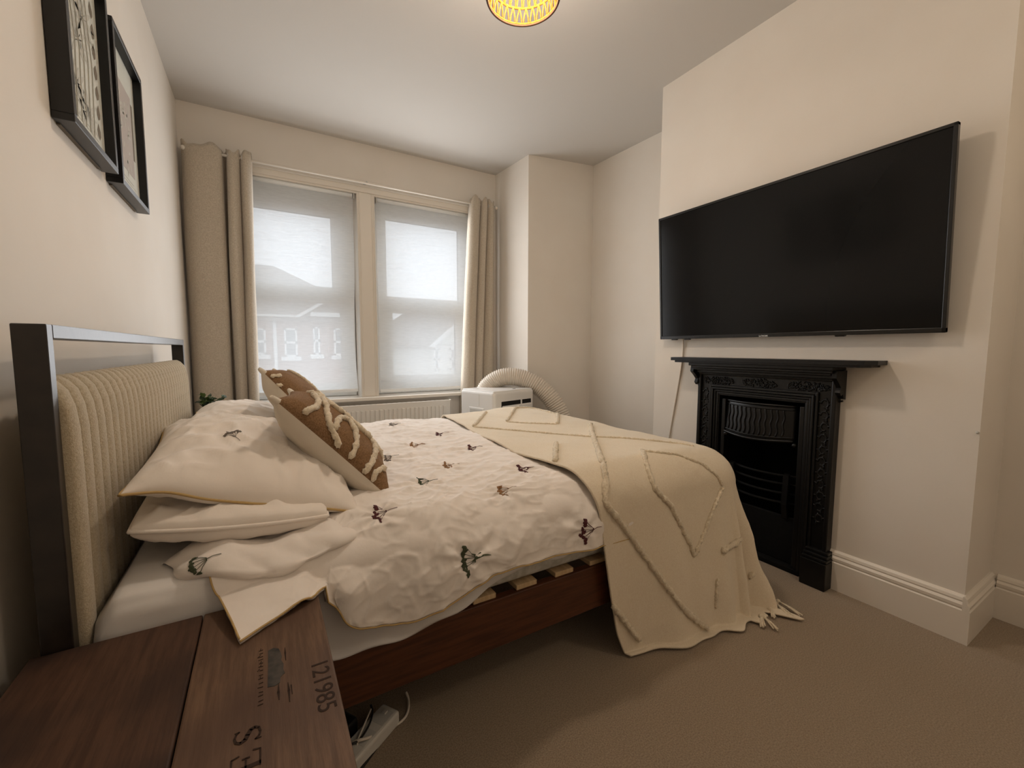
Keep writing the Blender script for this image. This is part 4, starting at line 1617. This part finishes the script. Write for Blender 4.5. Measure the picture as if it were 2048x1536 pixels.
def picture(y0, y1, z0, z1, label, style, seed):
    fx = XL + .042
    r = thing('picture_frame', (XL, (y0 + y1) / 2, z0), label, 'picture', 'black box frames on the left wall')
    w = .017
    for nm, e in (('frame_side', (y0, y1, z0, z0 + w)), ('frame_side', (y0, y1, z1 - w, z1)), ('frame_side', (y0, y0 + w, z0 + w, z1 - w)), ('frame_side', (y1 - w, y1, z0 + w, z1 - w))):
        box(nm, (XL + .002, fx, e[0], e[1], e[2], e[3]), M_FRAMEBLACK, r, .001, 1)
    px = XL + .018
    pr = box('print', (px - .004, px, y0 + w - .002, y1 - w + .002, z0 + w - .002, z1 - w + .002), M_PAPER, r)
    box('backing', (XL + .0005, XL + .008, y0 + .03, y1 - .03, z0 - .003, z0 + .03), M_LEAFDARK, r)
    rnd = random.Random(seed)

    def leaf(bm, y, z, ln_, wd_, ang):
        pts = [(0, 0), (.25, .5), (.55, .55), (1, 0), (.55, -.55), (.25, -.5)]
        vs = []
        for (a, b) in pts:
            dy = a * ln_ * math.sin(ang) + b * wd_ * math.cos(ang)
            dz = a * ln_ * math.cos(ang) - b * wd_ * math.sin(ang)
            vs.append(bm.verts.new((px + .0006, y + dy, z + dz)))
        bm.faces.new(vs)
    bm = bmesh.new()
    if style == 0:
        for (cy, cz) in ((.12, .14), (.16, .27), (.11, .38), (.2, .10), (.21, .35)):
            for a in np.linspace(-2.4, 2.4, 11):
                leaf(bm, y0 + cy, z0 + cz, rnd.uniform(.06, .10), .014, a)
        for k in range(7):
            y = y0 + .05 + k * .032
            tube(bm, [(px + .0004, y, z0 + .06), (px + .0004, y + .02, z0 + .25), (px + .0004, y - .01, z1 - .06)], .0022, 4)
        obj('printed_leaves', bm, M_LEAFGREY, pr)
        bm = bmesh.new()
        for k in range(7):
            leaf(bm, y1 - .060, z0 + .07 + k * .055, .045, .026, rnd.uniform(-.2, .2))
        obj('printed_border', bm, M_LEAFDARK, pr)
    else:
        bx(bm, px, px + .0004, y0 + .06, y1 - .075, z0 + .10, z1 - .11)
        obj('printed_block', bm, M_MAUVEPRINT, pr)
        bm = bmesh.new()
        for k in range(46):
            leaf(bm, rnd.uniform(y0 + .07, y1 - .10), rnd.uniform(z0 + .11, z1 - .16), rnd.uniform(.02, .045), .010, rnd.uniform(-3, 3))
        obj('printed_leaves', bm, M_LEAFGREY, pr)
        bm = bmesh.new()
        bx(bm, px + .0004, px + .0008, y1 - .075, y1 - .055, z0 + .17, z1 - .13)
        obj('printed_border', bm, M_LEAFDARK, pr)
    bm = bmesh.new()
    for k in range(5):
        z = z0 + .030 + k * .010
        bx(bm, px, px + .0005, y0 + .05 + .01 * (k % 2), y1 - .07 - .03 * (k % 3), z, z + .0025)
    obj('printed_lines', bm, M_LEAFGREY, pr)


picture(1.418, 1.768, 1.552, 2.060, 'black box frame holding a grey leaf print, cut by the picture top', 0, 3)
picture(1.818, 2.182, 1.542, 2.040, 'black box frame with a pale mauve print, nearer the curtain', 1, 5)

# ------------------------------------------------------------------ pendant lamp
LC = Vector((.847, 1.363, 0))
lamp = thing('pendant_lamp', (LC.x, LC.y, 2.26), 'woven rope pendant lampshade glowing warm yellow under the ceiling', 'lamp')
RINGS = [(2.262, .128), (2.318, .121), (2.385, .098), (2.435, .060)]
for k, (z, r_) in enumerate(RINGS):
    pts = [(LC.x + r_ * math.cos(a), LC.y + r_ * math.sin(a), z) for a in np.linspace(0, 2 * PI, 73)[:-1]]
    tube_obj('shade_ring', pts, .0040 if k else .0045, M_ROPE if k else M_RIM, lamp, 8, True)
pts = [(LC.x + .1255 * math.cos(a), LC.y + .1255 * math.sin(a), 2.266) for a in np.linspace(0, 2 * PI, 73)[:-1]]
tube_obj('shade_binding', pts, .0036, M_ROPE, lamp, 8, True)
NS = 30
for k in range(len(RINGS) - 1):
    (z0, r0), (z1, r1) = RINGS[k], RINGS[k + 1]
    bm = bmesh.new()
    a0 = 0.0
    def rp(a, t):
        r_ = r0 + (r1 - r0) * t - .002
        return Vector((LC.x + r_ * math.cos(a), LC.y + r_ * math.sin(a), z0 + (z1 - z0) * t))
    tube(bm, [rp(0, 0), rp(0.02, .5), rp(0.08, 1)], .0028, 6)
    st = obj('rope_strand', bm, M_ROPE, lamp, True)
    bm = bmesh.new()
    tube(bm, [rp(0.08, 1), rp(0.14, .5), rp(0.17, 0)], .0028, 6)
    st2 = obj('rope_strand', bm, M_ROPE, lamp, True)
    for q in range(1, NS):
        mtx = Matrix.Translation(LC) @ Matrix.Rotation(2 * PI * q / NS, 4, 'Z') @ Matrix.Translation(-LC)
        copy_to(st, lamp, mtx)
        copy_to(st2, lamp, mtx)
tube_obj('flex', [(LC.x, LC.y, 2.43), (LC.x, LC.y, HC)], .003, M_WHITECABLE, lamp, 8)
bm = bmesh.new()
tube(bm, [(LC.x, LC.y, HC - .03), (LC.x, LC.y, HC)], .045, 24, False, lambda t: .02 + .028 * t)
obj('ceiling_rose', bm, M_TRIM, lamp, True)
bm = bmesh.new()
tube(bm, [(LC.x, LC.y, 2.395), (LC.x, LC.y, 2.445)], .018, 14)
obj('bulb_holder', bm, M_TRIM, lamp, True)
M_BULB = mat('glowing_bulb', (1, .8, .5, 1), emis=(1.0, .62, .28, 1), estr=14.0)
bm = bmesh.new()
bmesh.ops.create_uvsphere(bm, u_segments=16, v_segments=10, radius=.028, matrix=Matrix.Translation((LC.x, LC.y, 2.365)))
obj('bulb', bm, M_BULB, lamp, True)
pl = bpy.data.lights.new('bulb_light', 'POINT')
pl.energy = LAMP_POWER
pl.color = LAMP_COLOR
pl.shadow_soft_size = .075
po = bpy.data.objects.new('bulb_light', pl)
COL.objects.link(po)
po.location = (LC.x, LC.y, 2.322)

# ------------------------------------------------------------------ portable air conditioner with its hose
AC = thing('air_conditioner', (1.55, 2.79, 0), 'white portable air conditioner with ribbed exhaust hose in the alcove corner', 'air conditioner')
ACM = Matrix.Translation((1.372, 2.575, 0)) @ Matrix.Rotation(math.radians(16), 4, 'Z')
W_, D_, H_ = .43, .36, .722
box('body', (0, W_, 0, D_, .03, H_), M_AC, AC, .022, 4, ACM)
box('top_cap', (.01, W_ - .01, .01, D_ - .01, H_ - .012, H_ + .004), M_AC, AC, .006, 2, ACM)
box('outlet_recess', (.075, W_ - .035, -.002, .02, .585, .650), M_DARKGAP, AC, .004, 2, ACM)
box('outlet_flap', (.080, W_ - .040, -.016, .006, .570, .618), M_AC, AC, .008, 3, ACM)
box('outlet_divider', (.275, .290, -.004, .01, .612, .650), M_AC, AC, 0, 2, ACM)
box('front_panel', (.03, W_ - .03, -.004, .01, .06, .55), M_AC, AC, .006, 2, ACM)
box('side_grip_frame', (-.004, .01, .10, .26, .500, .600), M_AC, AC, .004, 2, ACM)
box('side_grip', (-.005, .01, .11, .25, .510, .590), M_ACGREY, AC, .003, 2, ACM)
box('panel_seam', (-.0008, .01, .15, .153, .61, .70), M_ACGREY, AC, 0, 2, ACM)
bm = bmesh.new()
bmesh.ops.create_cone(bm, cap_ends=True, segments=16, radius1=.012, radius2=.012, depth=.004, matrix=ACM @ Matrix.Translation((.27, .06, H_ + .004)))
obj('control_button', bm, M_TAG, AC)
for (x, y) in ((.05, .05), (W_ - .05, .05), (.05, D_ - .05), (W_ - .05, D_ - .05)):
    bm = bmesh.new()
    bmesh.ops.create_uvsphere(bm, u_segments=12, v_segments=8, radius=.018, matrix=ACM @ Matrix.Translation((x, y, .018)))
    obj('castor', bm, M_ACGREY, AC, True)
P = catmull([(1.50, 2.985, .54), (1.495, 2.98, .64), (1.53, 2.955, .735), (1.63, 2.90, .800), (1.76, 2.82, .790), (1.88, 2.73, .710), (1.965, 2.655, .58), (2.01, 2.60, .42), (2.02, 2.56, .25), (2.03, 2.52, .08)], 420)
bm = bmesh.new()
tube(bm, [Vector(v) for v in P], .07, 28, False, lambda t: .069 + .0042 * math.sin(t * 2 * PI * 88))
obj('exhaust_hose', bm, M_HOSE, AC, True)

# ------------------------------------------------------------------ far bedside table with a pot plant
ft = thing('side_table', (-.19, 2.62, 0), 'low dark side table standing behind the far side of the bed under the plant', 'table')
box('table_top', (-.372, -.02, 2.46, 2.80, .515, .535), M_BEDDARK, ft, .003)
for (x, y) in ((-.365, 2.467), (-.06, 2.467), (-.365, 2.763), (-.06, 2.763)):
    box('leg', (x, x + .03, y, y + .03, 0, .515), M_BEDDARK, ft, .002)
pp = thing('potted_plant', (-.245, 2.60, .535), 'leafy green pot plant peeping over the bed beside the headboard', 'plant')
bm = bmesh.new()
tube(bm, [(-.245, 2.60, .536), (-.245, 2.60, .58), (-.245, 2.60, .632)], .05, 20, False, lambda t: .042 + .016 * t)
obj('pot', bm, M_POT, pp, True)
bm = bmesh.new()
bmesh.ops.create_cone(bm, cap_ends=True, segments=20, radius1=.05, radius2=.05, depth=.006, matrix=Matrix.Translation((-.245, 2.60, .634)))
obj('soil', bm, M_SOIL, pp)
bm = bmesh.new()
sh = [(0, 0, 0), (.3, .5, .03), (.62, .42, .05), (1, 0, 0), (.62, -.42, .05), (.3, -.5, .03)]
mid = [bm.verts.new((t * .034, 0, .0015 + .004 * math.sin(PI * t))) for t in (0, .3, .62, 1)]
lf = [bm.verts.new((.3 * .034, .011, .005)), bm.verts.new((.62 * .034, .0095, .0055))]
rt = [bm.verts.new((.3 * .034, -.011, .005)), bm.verts.new((.62 * .034, -.0095, .0055))]
for s in (lf, rt):
    bm.faces.new((mid[0], mid[1], s[0]))
    bm.faces.new((mid[1], mid[2], s[1], s[0]))
    bm.faces.new((mid[2], mid[3], s[1]))
l0 = obj('leaf', bm, M_LEAF, pp)
me2 = l0.data.copy()
me2.materials.clear()
me2.materials.append(M_LEAF2)
rnd = random.Random(9)
first = True
for k in range(11):
    a = 2 * PI * k / 11 + rnd.uniform(-.2, .2)
    rr = rnd.uniform(.03, .075)
    tip = Vector((-.245 + rr * math.cos(a), 2.60 + rr * math.sin(a), rnd.uniform(.735, .795)))
    base = Vector((-.245, 2.60, .634))
    pts = [base, base * .5 + tip * .5 + Vector((0, 0, .03)), tip]
    tube_obj('stem', [Vector(v) for v in catmull([list(v) for v in pts], 8)], .0018, M_LEAF, pp, 5)
    for q in range(11):
        t = .35 + .65 * q / 10
        P = catmull([list(v) for v in pts], 21)[int(t * 20)]
        M_ = Matrix.Translation(P) @ Matrix.Rotation(rnd.uniform(0, 2 * PI), 4, 'Z') @ Matrix.Rotation(rnd.uniform(-1.0, .4), 4, 'Y') @ Matrix.Rotation(rnd.uniform(-.6, .6), 4, 'X') @ Matrix.Scale(rnd.uniform(.7, 1.15), 4)
        if first:
            l0.matrix_basis = M_
            first = False
        else:
            o = copy_to(l0, pp, M_)
            if rnd.random() < .22:
                o.data = me2

# ------------------------------------------------------------------ small mark on the chimney corner
bm = bmesh.new()
tube(bm, [(XB, .415, .742), (XB - .006, .414, .742), (XB - .009, .414, .744)], .004, 8)
tag(obj('wall_hook', bm, M_ACGREY, None, True), 'tiny grey hook on the wall edge right of the fireplace', 'hook')

# ------------------------------------------------------------------ houses across the street
S(box('ground', (-40, 60, 5, 70, -3.9, -3.6), M_ROAD))


def house_window(r, x0, x1, z0, z1, y, sill=True):
    bm = bmesh.new()
    w = .05
    zm = (z0 + z1) / 2
    for e in ((x0, x1, z0, z0 + w), (x0, x1, z1 - w, z1), (x0, x0 + w, z0, z1), (x1 - w, x1, z0, z1), (x0, x1, zm - .035, zm + .035)):
        bx(bm, e[0], e[1], y - .06, y + .02, e[2], e[3])
    if sill:
        bx(bm, x0 - .09, x1 + .09, y - .14, y + .02, z0 - .12, z0)
    f = obj('window', bm, M_FARWHITE, r)
    box('pane', (x0 + .03, x1 - .03, y - .03, y - .01, z0 + .03, z1 - .03), M_FARPANE, f)


def roof_slab(bm, pts, th=.12):
    vs = [bm.verts.new(p) for p in pts]
    lo = [bm.verts.new((p[0], p[1], p[2] - th)) for p in pts]
    bm.faces.new(vs)
    bm.faces.new(list(reversed(lo)))
    n_ = len(pts)
    for i in range(n_):
        bm.faces.new((vs[i], lo[i], lo[(i + 1) % n_], vs[(i + 1) % n_]))


h1 = thing('house', (0, 17, -3.6), 'pink brick house with white gable boards seen through the left blind', 'house')
box('wall', (-4.0, 3.35, 14.0, 20, -3.6, 1.98), M_BRICK, h1)
bm = bmesh.new()
roof_slab(bm, [(-4.2, 13.75, 1.95), (3.45, 13.75, 1.95), (.45, 17, 3.88), (-4.2, 17, 3.88)])
roof_slab(bm, [(-4.2, 20.25, 1.95), (-4.2, 17, 3.88), (.45, 17, 3.88), (3.45, 20.25, 1.95)])
roof_slab(bm, [(3.45, 13.75, 1.95), (3.45, 20.25, 1.95), (.45, 17, 3.88)])
obj('roof', bm, M_ROOF, h1)
bm = bmesh.new()
prism(bm, [(.90, 1.96), (3.4, 1.96), (2.15, 2.74)], 1, 13.75, 14.0)
obj('gable', bm, M_ROOF, h1)
bm = bmesh.new()
prism(bm, [(.80, 1.93), (.95, 1.93), (2.15, 2.70), (3.3, 1.93), (3.45, 1.93), (2.15, 2.81)], 1, 13.66, 13.78)
obj('bargeboard', bm, M_FARWHITE, h1)
box('fascia', (1.25, 3.4, 13.70, 13.8, 1.98, 2.10), M_FARWHITE, h1)
box('gutter', (-4.2, .85, 13.66, 13.78, 1.93, 1.99), M_RENDER, h1)
tube_obj('downpipe', [(.33, 13.95, 1.95), (.33, 13.95, -3.6)], .05, M_FARWHITE, h1)
for x0, x1, z0, z1 in ((-.40, .10, .86, 1.60), (.56, .90, .80, 1.62), (1.325, 1.51, .86, 1.68), (1.90, 2.25, .83, 1.66)):
    house_window(h1, x0, x1, z0, z1, 14.0)
for x0, x1 in ((-.5, .2), (1.36, 1.70), (1.95, 2.35)):
    house_window(h1, x0, x1, -1.7, -.45, 14.0)
h2 = thing('house', (5.6, 17, -3.6), 'white rendered house with a front gable seen through the right blind', 'house')
box('wall', (3.66, 9.0, 14.0, 20, -3.6, 1.18), M_RENDER, h2)
bm = bmesh.new()
roof_slab(bm, [(3.55, 13.75, 1.17), (9.1, 13.75, 1.17), (8.0, 17, 2.62), (5.2, 17, 2.62)])
roof_slab(bm, [(3.55, 13.75, 1.17), (5.2, 17, 2.62), (3.55, 20.2, 1.17)])
roof_slab(bm, [(3.55, 20.2, 1.17), (5.2, 17, 2.62), (8.0, 17, 2.62), (9.1, 20.2, 1.17)])
obj('roof', bm, M_ROOF, h2)
bm = bmesh.new()
prism(bm, [(4.95, 1.16), (7.05, 1.16), (6.0, 1.98)], 1, 13.72, 14.0)
obj('gable', bm, M_RENDER, h2)
bm = bmesh.new()
prism(bm, [(4.84, 1.10), (5.0, 1.10), (6.0, 1.90), (7.0, 1.10), (7.16, 1.10), (6.0, 2.04)], 1, 13.60, 13.74)
obj('bargeboard', bm, M_FARWHITE, h2)
box('wall_bay', (4.95, 7.05, 13.72, 14.0, -3.6, 1.18), M_RENDER, h2)
for x0, x1 in ((5.00, 5.19), (5.58, 5.92), (6.2, 6.5)):
    house_window(h2, x0, x1, .31, 1.05, 13.72, False)
